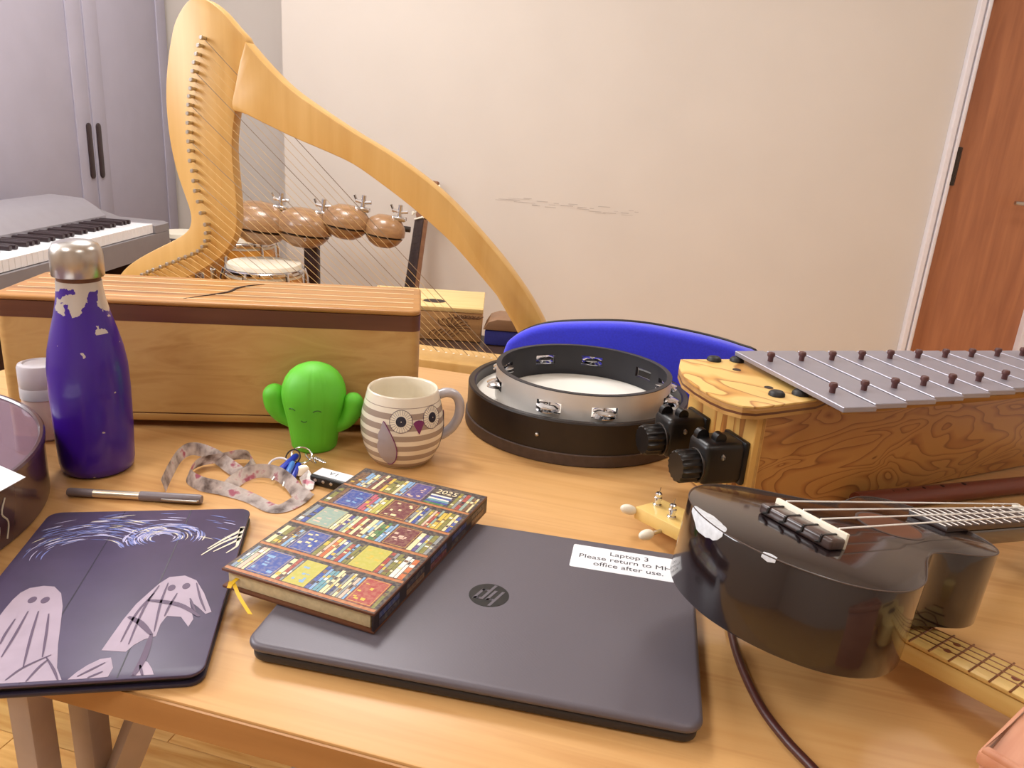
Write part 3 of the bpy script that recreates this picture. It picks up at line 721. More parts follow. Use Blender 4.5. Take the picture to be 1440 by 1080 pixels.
for k in range(5):
    a = k * 2 * PI / 5 + 0.3; q = Vector((0.01 + 0.26 * math.cos(a), -0.26 + 0.26 * math.sin(a), 0.075))
    b = nb(); tube(b, [(0.01, -0.26, 0.11), q], [0.024, 0.014], 10); lg = obj('base_arm', b, 'black', ch)
    b = nb(); cyl(b, (q.x - 0.02, q.y, 0.026), (q.x + 0.02, q.y, 0.026), 0.026, 16); cyl(b, (q.x, q.y, 0.04), (q.x, q.y, 0.08), 0.008, 8); obj('caster', b, 'black', lg)

# ================================================================ DESK
A13 = math.radians(-13.5)
DK = RZ(A13)
t = thing('desk', 'beech desk with a grey steel leg frame carrying the instruments and the laptop', 'desk', DK)
D0, D1, N0, N1 = -1.067, 1.15, 0.397, 1.268
b = nb(); box(b, ((D0 + D1) / 2, (N0 + N1) / 2 + 0.0005, T - 0.014), (D1 - D0, N1 - N0 - 0.001, 0.028), 0.0015, 2); obj('tabletop', b, 'beech', t)
b = nb(); box(b, ((D0 + D1) / 2, N0 - 0.0008, T - 0.0148), (D1 - D0, 0.002, 0.026)); obj('edge_band', b, 'beech_edge', t, 0)
for x in (-0.523, 1.0):
    for y in (N0 + 0.045, N0 + 0.105, N1 - 0.07):
        b = nb(); box(b, (x, y, (T - 0.028) / 2), (0.024, 0.026, T - 0.028), 0.003); obj('leg', b, 'legpaint', t)
    b = nb(); box(b, (x, (N0 + N1) / 2 + 0.03, T - 0.050), (0.024, N1 - N0 - 0.225, 0.043), 0.003); obj('side_rail', b, 'legpaint', t)
    b = nb(); box(b, (x, (N0 + N1) / 2 + 0.03, 0.14), (0.024, N1 - N0 - 0.225, 0.03), 0.003); obj('foot_rail', b, 'legpaint', t)
b = nb(); tube(b, [(-0.415, N0 + 0.105, T - 0.03), (-0.515, N0 + 0.105, T - 0.27)], 0.0165, 4); obj('brace', b, 'legpaint', t)
b = nb(); box(b, (0.30, N0 + 0.16, T - 0.047), (1.376, 0.025, 0.037), 0.002); obj('front_rail', b, 'legpaint', t)

def onz(z): return TR(0, 0, T + z)
def loc(Mx, px, py, z=0.0): return Mx.inverted() @ at(px, py, z)

# ================================================================ WOODEN BOX
A = math.radians(7.7); WB = TR(-0.131, 1.020, T) @ RZ(A)
t = thing('slit_box_drum', 'long wooden box with dark stripe and slit in its laminated top', 'box', WB)
LW, DW = 0.543, 0.162
rr = lambda o=0.0: rrect(-LW - o, -o, o, DW + o, 0.014)
b = nb(); prism(b, rr(), 0.0115, 0.0215, 0.001); obj('base_ply', b, 'ply', t)
b = nb(); prism(b, rr(-0.0012), 0.0215, 0.0235); obj('base_line', b, 'walnut', t)
b = nb(); prism(b, rr(), 0.0235, 0.150); obj('body', b, 'maple', t)
b = nb(); prism(b, rr(0.0004), 0.150, 0.1715); obj('dark_stripe', b, 'walnut', t)
b = nb(); prism(b, rr(0.0006), 0.1715, 0.1785, 0.003, seg=3); obj('top_board', b, 'ash', t)
for yy_ in (0.022, 0.052, 0.078, 0.112, 0.142):
    b = nb(); box(b, (-LW / 2, yy_, 0.1786), (LW - 0.02, 0.0017, 0.0006)); obj('inlay_line', b, 'inlay', t, 0)
b = nb(); q = [loc(WB, *p, 0.1785) for p in ((258, 420), (296, 415), (322, 411), (333, 406), (352, 402), (372, 400))]
tube(b, [(p.x, p.y, 0.1782) for p in spline(q, 5)], [0.0008 + 0.0016 * math.sin(PI * k / 25) for k in range(26)], 6); obj('tongue_slit', b, 'shadow_slit', t)
for x in (-0.03, -LW + 0.03):
    for y in (0.025, DW - 0.025):
        b = nb(); lathe(b, [(0, 0), (0.010, 0), (0.012, 0.0115), (0, 0.0115)], 16); o = obj('foot', b, 'rubber', t, 35, TR(x, y, 0))
b = nb(); box(b, (-LW / 2, DW / 2 + 0.02, 0.007), (LW - 0.06, DW - 0.09, 0.0088), 0.001); obj('bottom_board', b, 'walnut', t)

# ================================================================ BOTTLE, ROLL-ON
t = thing('water_bottle', 'chipped dark purple steel water bottle with a shiny silver cap', 'bottle', TR(-0.491, 0.842, T))
b = nb(); lathe(b, [(0, 0.0), (0.034, 0.0), (0.039, 0.004), (0.0405, 0.012), (0.0420, 0.05), (0.0428, 0.10), (0.0420, 0.13), (0.0392, 0.150), (0.0345, 0.170), (0.029, 0.190), (0.0255, 0.206), (0.0237, 0.220), (0.0232, 0.2285), (0, 0.2285)], 56); obj('flask', b, 'bottle', t, 50)
b = nb(); lathe(b, [(0, 0.2285), (0.0225, 0.2285), (0.0225, 0.2335), (0, 0.2335)], 40); obj('neck_gasket', b, 'walnut', t)
b = nb(); lathe(b, [(0, 0.2335), (0.026, 0.2335), (0.0268, 0.2345), (0.0268, 0.256), (0.0258, 0.263), (0.0225, 0.269), (0.015, 0.2725), (0, 0.2735)], 48); obj('cap', b, 'steel', t, 50)
t = thing('roll_on_bottle', 'small roll-on bottle with a frosted white cap left of the purple bottle', 'bottle', TR(-0.600, 0.922, T))
b = nb(); lathe(b, [(0, 0), (0.021, 0), (0.0235, 0.003), (0.0245, 0.03), (0.0245, 0.056), (0, 0.056)], 36); obj('body', b, 'rollbody', t)
b = nb(); lathe(b, [(0, 0.056), (0.0255, 0.056), (0.0255, 0.070), (0.0252, 0.0705), (0.0255, 0.071), (0.0255, 0.096), (0.024, 0.0995), (0.019, 0.101), (0.017, 0.0995), (0, 0.0990)], 36); obj('cap', b, 'rollcap', t)
b = nb()
for k in range(5): box(b, (0.0246 * math.cos(-0.55), 0.0246 * math.sin(-0.55), 0.012 + k * 0.007), (0.001, 0.008, 0.0035), 0, 1, Mx=I4)
obj('printed_mark', b, 'print_dark', t, 0)

# ================================================================ OCEAN DRUM + PAPER
OC = TR(-0.7175, 0.661, T); RO = 0.237
t = thing('ocean_drum', 'large round dark ocean drum with a glossy clear head and loose beads', 'drum', OC)
b = nb(); ring(b, RO - 0.006, RO, 0.0, 0.066, 96, 0.0015); obj('shell', b, 'ocean', t)
b = nb(); lathe(b, [(0, 0.001), (RO - 0.0065, 0.001), (RO - 0.0065, 0.004), (0, 0.004)], 64); obj('bottom_head', b, 'ocean_floor', t)
b = nb(); lathe(b, [(0, 0.0655), (RO - 0.004, 0.0655), (RO - 0.004, 0.067), (0, 0.067)], 96); obj('clear_head', b, 'clear', t)
b = nb(); ring(b, RO - 0.005, RO + 0.002, 0.061, 0.070, 96, 0.002); obj('rim', b, 'ocean', t)
b = nb(); rs = random.Random(2)
for k in range(1500):
    a = rs.uniform(-1.2, 0.62); rad = RO * math.sqrt(rs.uniform(0.3, 0.92)); 
    if rs.random() < 0.0: continue
    bb = nb(); bmesh.ops.create_icosphere(bb, subdivisions=1, radius=0.0021); bmesh.ops.translate(bb, vec=(rad * math.cos(a), rad * math.sin(a), 0.0062), verts=bb.verts)
    merge(b, bb)
o = obj('steel_bead', b, 'bead', t); o['kind'] = 'stuff'
b = nb()
for k in range(5):
    a = -0.02 - k * 0.055
    tube(b, spline([((RO + 0.0003) * math.cos(a + d_), (RO + 0.0003) * math.sin(a + d_), z) for d_, z in ((0, 0.008), (0.02, 0.024), (-0.01 + k * .004, 0.036), (0.02, 0.05))], 4), 0.0009, 5)
obj('printed_swirl', b, 'stroke3', t)
q = [at(-60, 640, 0.0705), at(0, 655, 0.0705), at(36, 671, 0.0705), at(0, 690, 0.0705), at(-90, 730, 0.0705)]
q = [at(36, 671, 0.0705)]
pv = at(36, 671, 0.0705); v1 = (at(0, 655, 0.0705) - pv).normalized(); v2 = (at(0, 691, 0.0705) - pv).normalized()
t = None; b = nb()
qs = [pv, pv + v1 * 0.148, pv + v1 * 0.148 + v2 * 0.12, pv + v2 * 0.12]
ang = [(p.x, p.y) for p in qs]
prism(b, ang, T + 0.0702, T + 0.0708); o = obj('paper_sheet', b, 'paper', None, 0); tag(o, 'white paper sheet lying on top of the ocean drum', 'paper')

# ================================================================ PEN
pl_ = at(95, 692, 0.005); pr_ = at(284, 703, 0.005); dv = (pr_ - pl_); LP = dv.length
PM_ = TR(pl_.x, pl_.y, T + 0.0055) @ RZ(math.atan2(dv.y, dv.x)) @ RY(PI / 2)
t = thing('pen', 'grey and champagne capped pen lying in front of the purple bottle', 'pen', PM_)
b = nb(); lathe(b, [(0, 0), (0.004, 0.0005), (0.0047, 0.002), (0.0047, 0.029), (0, 0.029)], 20); obj('tail_end', b, 'pengrey', t)
b = nb(); lathe(b, [(0, 0.029), (0.0045, 0.029), (0.0045, 0.080), (0, 0.080)], 20); obj('barrel', b, 'penmetal', t)
b = nb(); lathe(b, [(0, 0.080), (0.0053, 0.080), (0.0055, 0.082), (0.0055, LP - 0.003), (0.0045, LP), (0, LP)], 20); obj('cap', b, 'pengrey', t)
b = nb(); tube(b, [(-0.001, -0.0050, LP - 0.002), (-0.001, -0.0078, LP - 0.003), (-0.001, -0.0078, LP - 0.035), (-0.001, -0.0068, LP - 0.042)], 0.0011, 8); obj('clip', b, 'steel', t)

# ================================================================ TABLET IN CASE
bl = Vector((-0.4675, 0.7065)); xd = Vector((0.195, 0.040)).normalized()
TM_ = TR(bl.x, bl.y, T) @ RZ(math.atan2(xd.y, xd.x))
t = thing('tablet', 'tablet in a folding cover printed with two sheet ghosts under a swirling night sky', 'tablet', TM_)
WT, HT = 0.199, 0.270
b = nb(); prism(b, rrect(0, -HT, WT, 0, 0.012), 0.0, 0.004, 0.0015); obj('back_shell', b, 'tabedge', t)
b = nb(); prism(b, rrect(0.004, -HT + 0.004, WT - 0.004, -0.004, 0.010), 0.004, 0.0085); obj('tablet_body', b, 'darkmetal', t)
ZT = 0.0115
b = nb(); prism(b, rrect(0, -HT, WT, 0, 0.012), 0.0085, ZT, 0.0011); cov = obj('cover', b, 'tabcover', t)
def tl(px, py): p = loc(TM_, px, py, ZT); return (p.x, p.y)
def inside(p, m=0.002): return m < p[0] < WT - m and -HT + m < p[1] < -m
def clampp(p): return (min(max(p[0], 0.003), WT - 0.003), min(max(p[1], -HT + 0.003), -0.003))
def flat(bm, pts, z, th=0.0002): prism(bm, pts, z, z + th)
def strokeq(bm, pts, wd, z):
    for (x0_, y0_), (x1_, y1_), w0, w1 in zip(pts[:-1], pts[1:], wd[:-1], wd[1:]):
        d = Vector((x1_ - x0_, y1_ - y0_))
        if d.length < 1e-6: continue
        n_ = Vector((-d.y, d.x)).normalized()
        vs = [bm.verts.new((x0_ + n_.x * w0, y0_ + n_.y * w0, z)), bm.verts.new((x0_ - n_.x * w0, y0_ - n_.y * w0, z)), bm.verts.new((x1_ - n_.x * w1, y1_ - n_.y * w1, z)), bm.verts.new((x1_ + n_.x * w1, y1_ + n_.y * w1, z))]
        bm.faces.new(vs)
c6 = lambda x, y: (x / 2.768, 690 + y / 2.768)
b = nb()
for a_, b__ in (((157, 735), (82, 892)), ((262, 714), (238, 812))):
    p, q_ = tl(*a_), tl(*b__); d = (Vector(q_) - Vector(p)).normalized()
    x0_ = p[0]
    box(b, ((p[0] + q_[0]) / 2, -HT / 2, ZT), (0.0011, HT - 0.004, 0.0003))
obj('fold_line', b, 'tabedge', cov, 0)
g1 = [(-30, 560), (-10, 500), (20, 460), (50, 425), (80, 398), (115, 380), (170, 371), (212, 374), (238, 400), (244, 450), (236, 520), (226, 600), (222, 690), (234, 748), (180, 750), (100, 755), (0, 762), (-60, 765)]
g2 = [(395, 622), (430, 572), (480, 502), (530, 442), (580, 397), (620, 362), (660, 337), (720, 331), (765, 350), (795, 400), (823, 472), (800, 480), (770, 452), (738, 430), (752, 500), (733, 530), (705, 492), (650, 488), (625, 520), (607, 567), (560, 580), (520, 602), (490, 628)]
g3 = [(262, 738), (300, 706), (340, 680), (390, 656), (432, 650), (440, 690), (420, 725), (380, 737)]
g4 = [(508, 737), (530, 700), (555, 660), (575, 668), (592, 695), (596, 722)]
b = nb()
for g in (g1, g2, g3, g4): flat(b, [clampp(tl(*c6(*p))) for p in g], ZT)
obj('ghost_print', b, 'ghost', cov, 0)
b = nb()
for (x, y) in ((126, 426), (176, 427), (668, 379), (725, 372)):
    c = Vector(tl(*c6(x, y))); flat(b, [(c.x + 0.0033 * math.cos(k * PI / 6), c.y + 0.0048 * math.sin(k * PI / 6)) for k in range(12)], ZT + 0.0002)
lines = [[(110, 470), (60, 560), (5, 650)], [(150, 470), (120, 570), (90, 690)], [(190, 480), (180, 560), (165, 650)], [(60, 500), (20, 560), (0, 600)], [(20, 740), (90, 690), (200, 640)], [(100, 745), (150, 690), (185, 660)], [(180, 650), (210, 700), (225, 740)],
         [(575, 428), (640, 434), (710, 450), (775, 490)], [(500, 492), (545, 515), (590, 562)], [(620, 370), (560, 460), (500, 600)], [(655, 360), (625, 440), (600, 550)], [(690, 400), (660, 450), (640, 490)], [(600, 400), (530, 480), (470, 590)], [(765, 360), (780, 420), (800, 470)], [(740, 420), (760, 470)], [(300, 725), (350, 700), (410, 670)], [(340, 730), (400, 705)], [(545, 680), (555, 725)], [(590, 560), (560, 650), (510, 735)]]
for ln in lines:
    s = spline([(*tl(*c6(*p)), 0) for p in ln], 5); ps = [clampp((p.x, p.y)) for p in s]; n_ = len(ps)
    wmax = 0.0026 if ln[0] in ((575, 428), (500, 492), (590, 560)) else 0.0010
    strokeq(b, ps, [wmax * (0.35 + 0.65 * math.sin(PI * (k + 0.5) / n_)) for k in range(n_)], ZT + 0.00045)
o = obj('ghost_lines', b, 'ghostline', cov, 0); o['kind'] = 'stuff'
rs = random.Random(11)
SB = {'stroke1': nb(), 'stroke2': nb(), 'stroke3': nb()}
for k in range(420):
    sw = k % 3
    if sw == 0: cx, cy, r0, a0, sq = 0.058, -0.088, rs.uniform(0.032, 0.085), math.radians(rs.uniform(35, 178)), 0.85
    elif sw == 1: cx, cy, r0, a0, sq = 0.122, -0.060, rs.uniform(0.010, 0.040), math.radians(rs.uniform(-20, 215)), 0.75
    else: cx, cy, r0, a0, sq = 0.10, -0.20, rs.uniform(0.15, 0.195), math.radians(rs.uniform(55, 125)), 1.0
    if sw == 2 and k % 2: continue
    da = rs.uniform(0.008, 0.024) / max(r0, 0.012)
    ps = [(cx + r0 * math.cos(a0 + da * (j / 5 - 0.5)), cy + r0 * sq * math.sin(a0 + da * (j / 5 - 0.5))) for j in range(6)]
    if not all(inside(p, 0.004) for p in ps): continue
    wm = rs.uniform(0.0003, 0.0009); mt = rs.choices(['stroke1', 'stroke2', 'stroke3'], [4, 6, 1.2])[0]
    strokeq(SB[mt], ps, [wm * s for s in (0.2, 0.8, 1, 1, 0.7, 0.15)], ZT + 0.0002 + 0.00001 * k / 20)
for pl2 in ([(283, 781), (310, 765), (340, 752), (358, 742)], [(300, 776), (330, 762), (356, 750)], [(318, 778), (340, 765), (358, 756)], [(292, 772), (318, 757), (350, 741)]):
    s = spline([(*tl(*p), 0) for p in pl2], 4); ps = [clampp((p.x, p.y)) for p in s]; strokeq(SB['stroke3'], ps, [0.0006 + 0.002 * j / len(ps) for j in range(len(ps))], ZT + 0.0004)
for k_, v_ in SB.items(): o = obj('brush_print', v_, k_, cov, 0); o['kind'] = 'stuff'

# ================================================================ LAPTOP
LA = math.radians(-9.5); LM = TR(-0.1985, 0.5120, T) @ RZ(LA); WL, HL = 0.360, 0.250; ZL = 0.0195
lap = thing('laptop', 'closed black laptop with round logo and white label on its lid', 'laptop', LM)
b = nb(); prism(b, rrect(0.003, 0.003, WL - 0.003, HL - 0.002, 0.012), 0.0015, 0.0105, 0.003, seg=3); obj('base', b, 'lapdark', lap)
b = nb(); prism(b, rrect(0, 0, WL, HL, 0.015, 8), 0.0112, ZL, 0.0045, seg=4); obj('lid', b, 'lid', lap, 60)
b = nb(); cyl(b, (0.04, HL - 0.004, 0.0095), (WL - 0.04, HL - 0.004, 0.0095), 0.0055, 12); obj('hinge', b, 'lapdark', lap)
for x in (0.03, WL - 0.03):
    for y in (0.02, HL - 0.03):
        b = nb(); box(b, (x, y, 0.00075), (0.03, 0.008, 0.0015)); obj('rubber_foot', b, 'rubber', lap, 0)
c = loc(LM, 687.5, 837, ZL); GR = 0.0182
LG = TR(c.x, c.y, ZL) @ RZ(PI)
b = nb(); prism(b, [(GR * math.cos(k * PI / 32), GR * math.sin(k * PI / 32)) for k in range(64)], 0, 0.0002); lg = obj('logo_disc', b, 'black', lap, 0, LG)
b = nb(); sl = 0.36; wv = 0.15
def leg(x, y0, y1): flat(b, [(GR * (x + sl * y0), GR * y0), (GR * (x + wv + sl * y0), GR * y0), (GR * (x + wv + sl * y1), GR * y1), (GR * (x + sl * y1), GR * y1)], 0.0002, 0.0002)
leg(-0.58, -0.44, 0.90); leg(-0.20, -0.44, 0.44); leg(-0.44, 0.29, 0.44); leg(-0.34, 0.29, 0.44); leg(-0.24, 0.29, 0.44)
leg(0.06, -0.90, 0.44); leg(0.44, -0.44, 0.44)
for x in (0.2, 0.3, 0.4): leg(x, 0.29, 0.44); leg(x, -0.44, -0.29)
obj('logo_letters', b, 'lid', lg, 0)
p0_ = loc(LM, 807.5, 765, ZL); p1_ = loc(LM, 800.6, 793.5, ZL); p2_ = loc(LM, 952.6, 822.5, ZL)
sx0, sy1, sy0, sx1 = (p0_.x + p1_.x) / 2, p0_.y, (p1_.y + p2_.y) / 2, p2_.x
b = nb(); prism(b, rrect(sx0, sy0, sx1, sy1, 0.0022, 3), ZL, ZL + 0.0002); lb = obj('printed_label', b, 'paper', lap, 0); lb['label'] = 'white printed label'
sh = sy1 - sy0; cxm = loc(LM, 886, 795, ZL).x
for k, (s, yy_) in enumerate((('Laptop 3', 0.78), ('Please return to MHA', 0.52), ('office after use.', 0.26))):
    text('label_text', s, sh * 0.24, 'print_dark', lb, TR(cxm - 0.0015, sy0 + sh * yy_, ZL + 0.0003) @ Matrix.Diagonal((1.06, 1, 1, 1)), 0.00004)

# ================================================================ DIARY
fl = Vector((-0.2415, 0.5835)); ydv = Vector((0.080, 0.2265)); WD, HD = 0.1525, ydv.length
DM_ = TR(fl.x, fl.y, T + ZL + 0.0008) @ RZ(math.atan2(ydv.y, ydv.x) - PI / 2); TH = 0.0195
di = thing('diary', 'hardback 2025 diary with a printed bookshelf cover, lying on the laptop', 'book', DM_)
b = nb(); box(b, (WD / 2, HD / 2, 0.00125), (WD, HD, 0.0025), 0.0006); obj('back_board', b, 'walnut', di)
b = nb(); box(b, (WD / 2, HD / 2, TH - 0.00125), (WD, HD, 0.0025), 0.0006); obj('front_board', b, 'walnut', di)
b = nb(); box(b, (WD - 0.00125, HD / 2, TH / 2), (0.0025, HD, TH - 0.0045), 0.0006); sp_ = obj('spine', b, 'bookdark', di)
b = nb(); box(b, ((WD - 0.007) / 2 + 0.003, HD / 2, TH / 2), (WD - 0.010, HD - 0.007, TH - 0.0051), 0.0004); obj('page_block', b, 'pages', di)
PC = dict(gb='#7f93ad', cr='#e6d5a4', bl='#2f489b', rd='#a33a35', yg='#b9b24a', tl='#5c97a6', db='#26356b', wr='#d9b7a4', ol='#7d7a35', or_='#c4632e', lb='#7fa8cf', br='#6f4a32', gy='#8a8f92', tg='#8fa59a', mr='#6b2430', gn='#3f7a46', ye='#d1b23e', pk='#b9526a', pu='#4b3f86', dk='#2d2233', wh='#e9e4da', sh='#b56d3c', bg='#33262f')
ROWS = [
 [('gb', 5), ('wr', 6), ('BL', 22), ('cr', 4), ('rd', 5), ('YG', 18), ('bl', 6), ('tl', 6), ('cr', 5), ('db', 5), ('cr', 5), ('wr', 5), ('RD', 20), ('ol', 3)],
 [('cr', 4), ('ol', 4), ('br', 5), ('lb', 5), ('BL', 20), ('ol', 6), ('or_', 6), ('bl', 6), ('rd', 6), ('ol', 5), ('YG', 20), ('rd', 6), ('ol', 6), ('wh', 6), ('or_', 4)],
 [('gy', 4), ('bl', 4), ('TG', 20), ('cr', 5), ('pu', 6), ('cr', 3), ('rd', 3), ('cr', 3), ('mr', 3), ('cr', 4), ('lb', 5), ('gn', 6), ('lb', 5), ('RB', 20), ('cr', 4), ('pu', 6), ('ol', 7)],
 [('ol', 4), ('br', 4), ('BL', 20), ('pk', 6), ('lb', 5), ('yg', 6), ('MR', 22), ('gy', 5), ('bl', 5), ('ol', 5), ('rd', 5), ('ye', 6), ('ol', 6), ('bl', 3)],
 [('br', 8), ('lb', 6), ('cr', 5), ('mr', 3), ('cr', 3), ('mr', 4), ('ye', 3), ('ol', 8), ('cr', 3), ('lb', 5), ('PU', 18), ('STACK', 22), ('ol', 6), ('rd', 7), ('br', 5)]]
BIG = {'BL': 'bl', 'YG': 'yg', 'RD': 'rd', 'TG': 'tg', 'RB': 'mr', 'MR': 'mr', 'PU': 'pu'}
b = nb(); cl = b.loops.layers.float_color.new('print')
def quad(x0_, y0_, x1_, y1_, col, z):
    f = b.faces.new([b.verts.new(v) for v in ((x0_, y0_, z), (x1_, y0_, z), (x1_, y1_, z), (x0_, y1_, z))])
    for l in f.loops: l[cl] = srgb(col)
rs = random.Random(5); z0_ = TH + 0.0001
quad(0.001, 0.001, WD - 0.001, HD - 0.001, PC['bg'], z0_)
rh = (HD - 0.004) / 5
for r, row in enumerate(ROWS):
    y0_ = 0.002 + r * rh; tot = sum(w_ for _, w_ in row); x = 0.004; S = (WD - 0.008) / tot
    quad(0.0015, y0_, WD - 0.0015, y0_ + 0.0034, PC['sh'], z0_ + 0.0001)
    quad(0.0015, y0_ + 0.0034, WD - 0.0015, y0_ + 0.0044, '#6b3c20', z0_ + 0.0001)
    row2 = []
    for k_, w_ in row:
        if k_.isupper() or w_ < 5: row2.append((k_, w_))
        else: row2 += [(k_, w_ * rs.uniform(0.5, 0.62)), (rs.choice(['cr', 'wr', 'lb', 'gy', 'ol', 'tg', k_, k_]), w_ * 0.42)]
    tot = sum(w_ for _, w_ in row2); S = (WD - 0.008) / tot
    for k_, w_ in row2:
        x1_ = x + w_ * S; yb0 = y0_ + 0.0048
        if k_ == 'STACK':
            for j, cc in enumerate(('gn', 'bl', 'tl', 'wh', 'bl', 'wh')): quad(x + 0.002 + rs.uniform(0, 0.002), yb0 + j * 0.0037, x1_ - 0.002 - rs.uniform(0, 0.003), yb0 + j * 0.0037 + 0.0032, PC[cc], z0_ + 0.0001)
            TX = (x + x1_) / 2
        elif k_ in BIG:
            c_ = PC[BIG[k_]]; quad(x + 0.0005, yb0, x1_ - 0.0005, y0_ + rh * 0.90, c_, z0_ + 0.0001)
            for (qa, qb, qc, qd) in ((x + .0015, yb0 + .0012, x1_ - .0015, yb0 + .0017), (x + .0015, y0_ + rh * .87, x1_ - .0015, y0_ + rh * .88), (x + .0015, yb0 + .0012, x + .0019, y0_ + rh * .87), (x1_ - .0019, yb0 + .0012, x1_ - .0015, y0_ + rh * .87)): quad(qa, qb, qc, qd, PC['ye'], z0_ + 0.00012)
            acc = PC[rs.choice(['cr', 'ye', 'lb', 'wr'])]
            for j in range(7):
                ax = rs.uniform(x + 0.003, x1_ - 0.008); ay = rs.uniform(yb0 + 0.004, y0_ + rh * 0.8); quad(ax, ay, ax + rs.uniform(0.002, 0.006), ay + rs.uniform(0.001, 0.004), acc, z0_ + 0.00015 + 0.00001 * j)
        else:
            ht = rs.uniform(0.78, 0.92); y1_ = y0_ + rh * ht; quad(x + 0.0003, yb0, x1_ - 0.0003, y1_, PC[k_], z0_ + 0.0001)
            for j in range(2):
                cc = PC[rs.choice(['cr', 'wh', 'dk', 'ye', 'br'])]; ay = rs.uniform(yb0 + 0.003, y1_ - 0.008)
                quad(x + 0.0006, ay, x1_ - 0.0006, ay + rs.uniform(0.002, 0.006), cc, z0_ + 0.00015 + 0.00001 * j)
        x = x1_
obj('bookshelf_print', b, 'spines', di, 0)
text('year_text', '2025', 0.0125, 'inlay', di, TR(TX + 0.002, 0.002 + 4 * rh + 0.034, z0_ + 0.0004), 0.0001)
b = nb(); cl = b.loops.layers.float_color.new('print')
for r in range(5):                                   # shelves and spines wrapped over the back of the book
    for j in range(2):
        yy_ = 0.002 + r * rh; 
        f = b.faces.new([b.verts.new(v) for v in ((WD + 0.0002, yy_ + 0.006, 0.004 + j * 0.0065), (WD + 0.0002, yy_ + rh * 0.85, 0.004 + j * 0.0065), (WD + 0.0002, yy_ + rh * 0.85, 0.0095 + j * 0.0065), (WD + 0.0002, yy_ + 0.006, 0.0095 + j * 0.0065))])
        for l in f.loops: l[cl] = srgb(PC[('dk', 'db', 'br', 'dk', 'mr', 'db')[(r * 2 + j) % 6]])
obj('spine_print', b, 'spines', sp_, 0)
b = nb(); rp = [Vector((0.014, 0.012, TH * .55)), Vector((0.014, 0.001, TH * .55)), Vector((0.0135, -0.006, TH * .45))] + [DM_.inverted() @ at(*p, z) for p, z in (((327, 818), 0.030), ((337, 840), 0.026), ((352, 864), 0.0205))]
sp2 = spline(rp, 5)
rp = None
for i in range(len(sp2) - 1):
    a_, c_ = sp2[i], sp2[i + 1]; n_ = Vector((0.0018, 0.0006, 0))
    b.faces.new([b.verts.new(v) for v in (a_ - n_, a_ + n_, c_ + n_, c_ - n_)])
bmesh.ops.remove_doubles(b, verts=b.verts, dist=1e-6); bmesh.ops.solidify(b, geom=list(b.faces), thickness=0.0004)
obj('ribbon_marker', b, 'yellow', di)

# ================================================================ CACTUS
t = thing('cactus_figure', 'bright green cactus figure with sleepy face and two stubby arms', 'figurine', TR(-0.259, 0.953, T) @ RZ(math.radians(2)))
b = nb(); prof = [(0, 0.0), (0.027, 0.0), (0.0295, 0.003), (0.0318, 0.02), (0.0352, 0.04), (0.0388, 0.056), (0.0412, 0.068), (0.0416, 0.076), (0.0402, 0.086), (0.0365, 0.096), (0.0310, 0.1040), (0.0235, 0.1103), (0.0150, 0.1142), (0.007, 0.1160), (0, 0.1164)]
lathe(b, prof, 96)
for v in b.verts:
    a = math.atan2(v.co.y, v.co.x); r0 = math.hypot(v.co.x, v.co.y); z = v.co.z
    if r0 > 0.004 and z > 0.002:
        g = abs(math.sin(6.5 * a)) ; k = 1 - 0.034 * max(0.0, 1 - g * 5.0); v.co.x *= k; v.co.y *= k
body = obj('body', b, 'cactus', t, 60)
for s, zz_, R_, ln in ((-1, 0.058, 0.0152, 0.028), (1, 0.0545, 0.0132, 0.025)):
    pts = [Vector((s * 0.028, 0, zz_ - 0.024)), Vector((s * 0.042, 0, zz_ - 0.014)), Vector((s * 0.0500, 0, zz_ + 0.000)), Vector((s * 0.0515, 0, zz_ + 0.011))]
    P = spline(pts, 5); n_ = len(P); rad = [0.010 + (R_ - 0.010) * min(1, i / (n_ * .55)) for i in range(n_)]
    tip = P[-1]; d = (P[-1] - P[-2]).normalized()
    for k in range(1, 7):
        a = k / 6 * PI / 2; P.append(tip + d * R_ * math.sin(a)); rad.append(max(R_ * math.cos(a), 0.0006))
    b = nb(); tube(b, P, rad, 24); obj('arm', b, 'cactus', t, 60)
def rad_at(prof, z):
    for (r0, z0), (r1, z1) in zip(prof[:-1], prof[1:]):
        if z0 <= z <= z1 and z1 > z0: return r0 + (r1 - r0) * (z - z0) / (z1 - z0)
    return prof[-1][0]
def onsurf(prof, a, z, off): r = rad_at(prof, z) + off; return Vector((r * math.sin(a), -r * math.cos(a), z))
for s in (-1, 1):
    b = nb(); tube(b, [onsurf(prof, -0.10 + s * 0.42 + u * 0.13, 0.0625 + 0.0022 * (1 - u * u), 0.0002) for u in (-1, -.6, -.2, .2, .6, 1)], 0.0007, 6); obj('closed_eye', b, 'cactus_face', t)
b = nb(); tube(b, [onsurf(prof, -0.12 + u * 0.10, 0.0475 + 0.0016 * u * u, 0.0002) for u in (-1, -.5, 0, .5, 1)], 0.0007, 6); obj('smile', b, 'cactus_face', t)

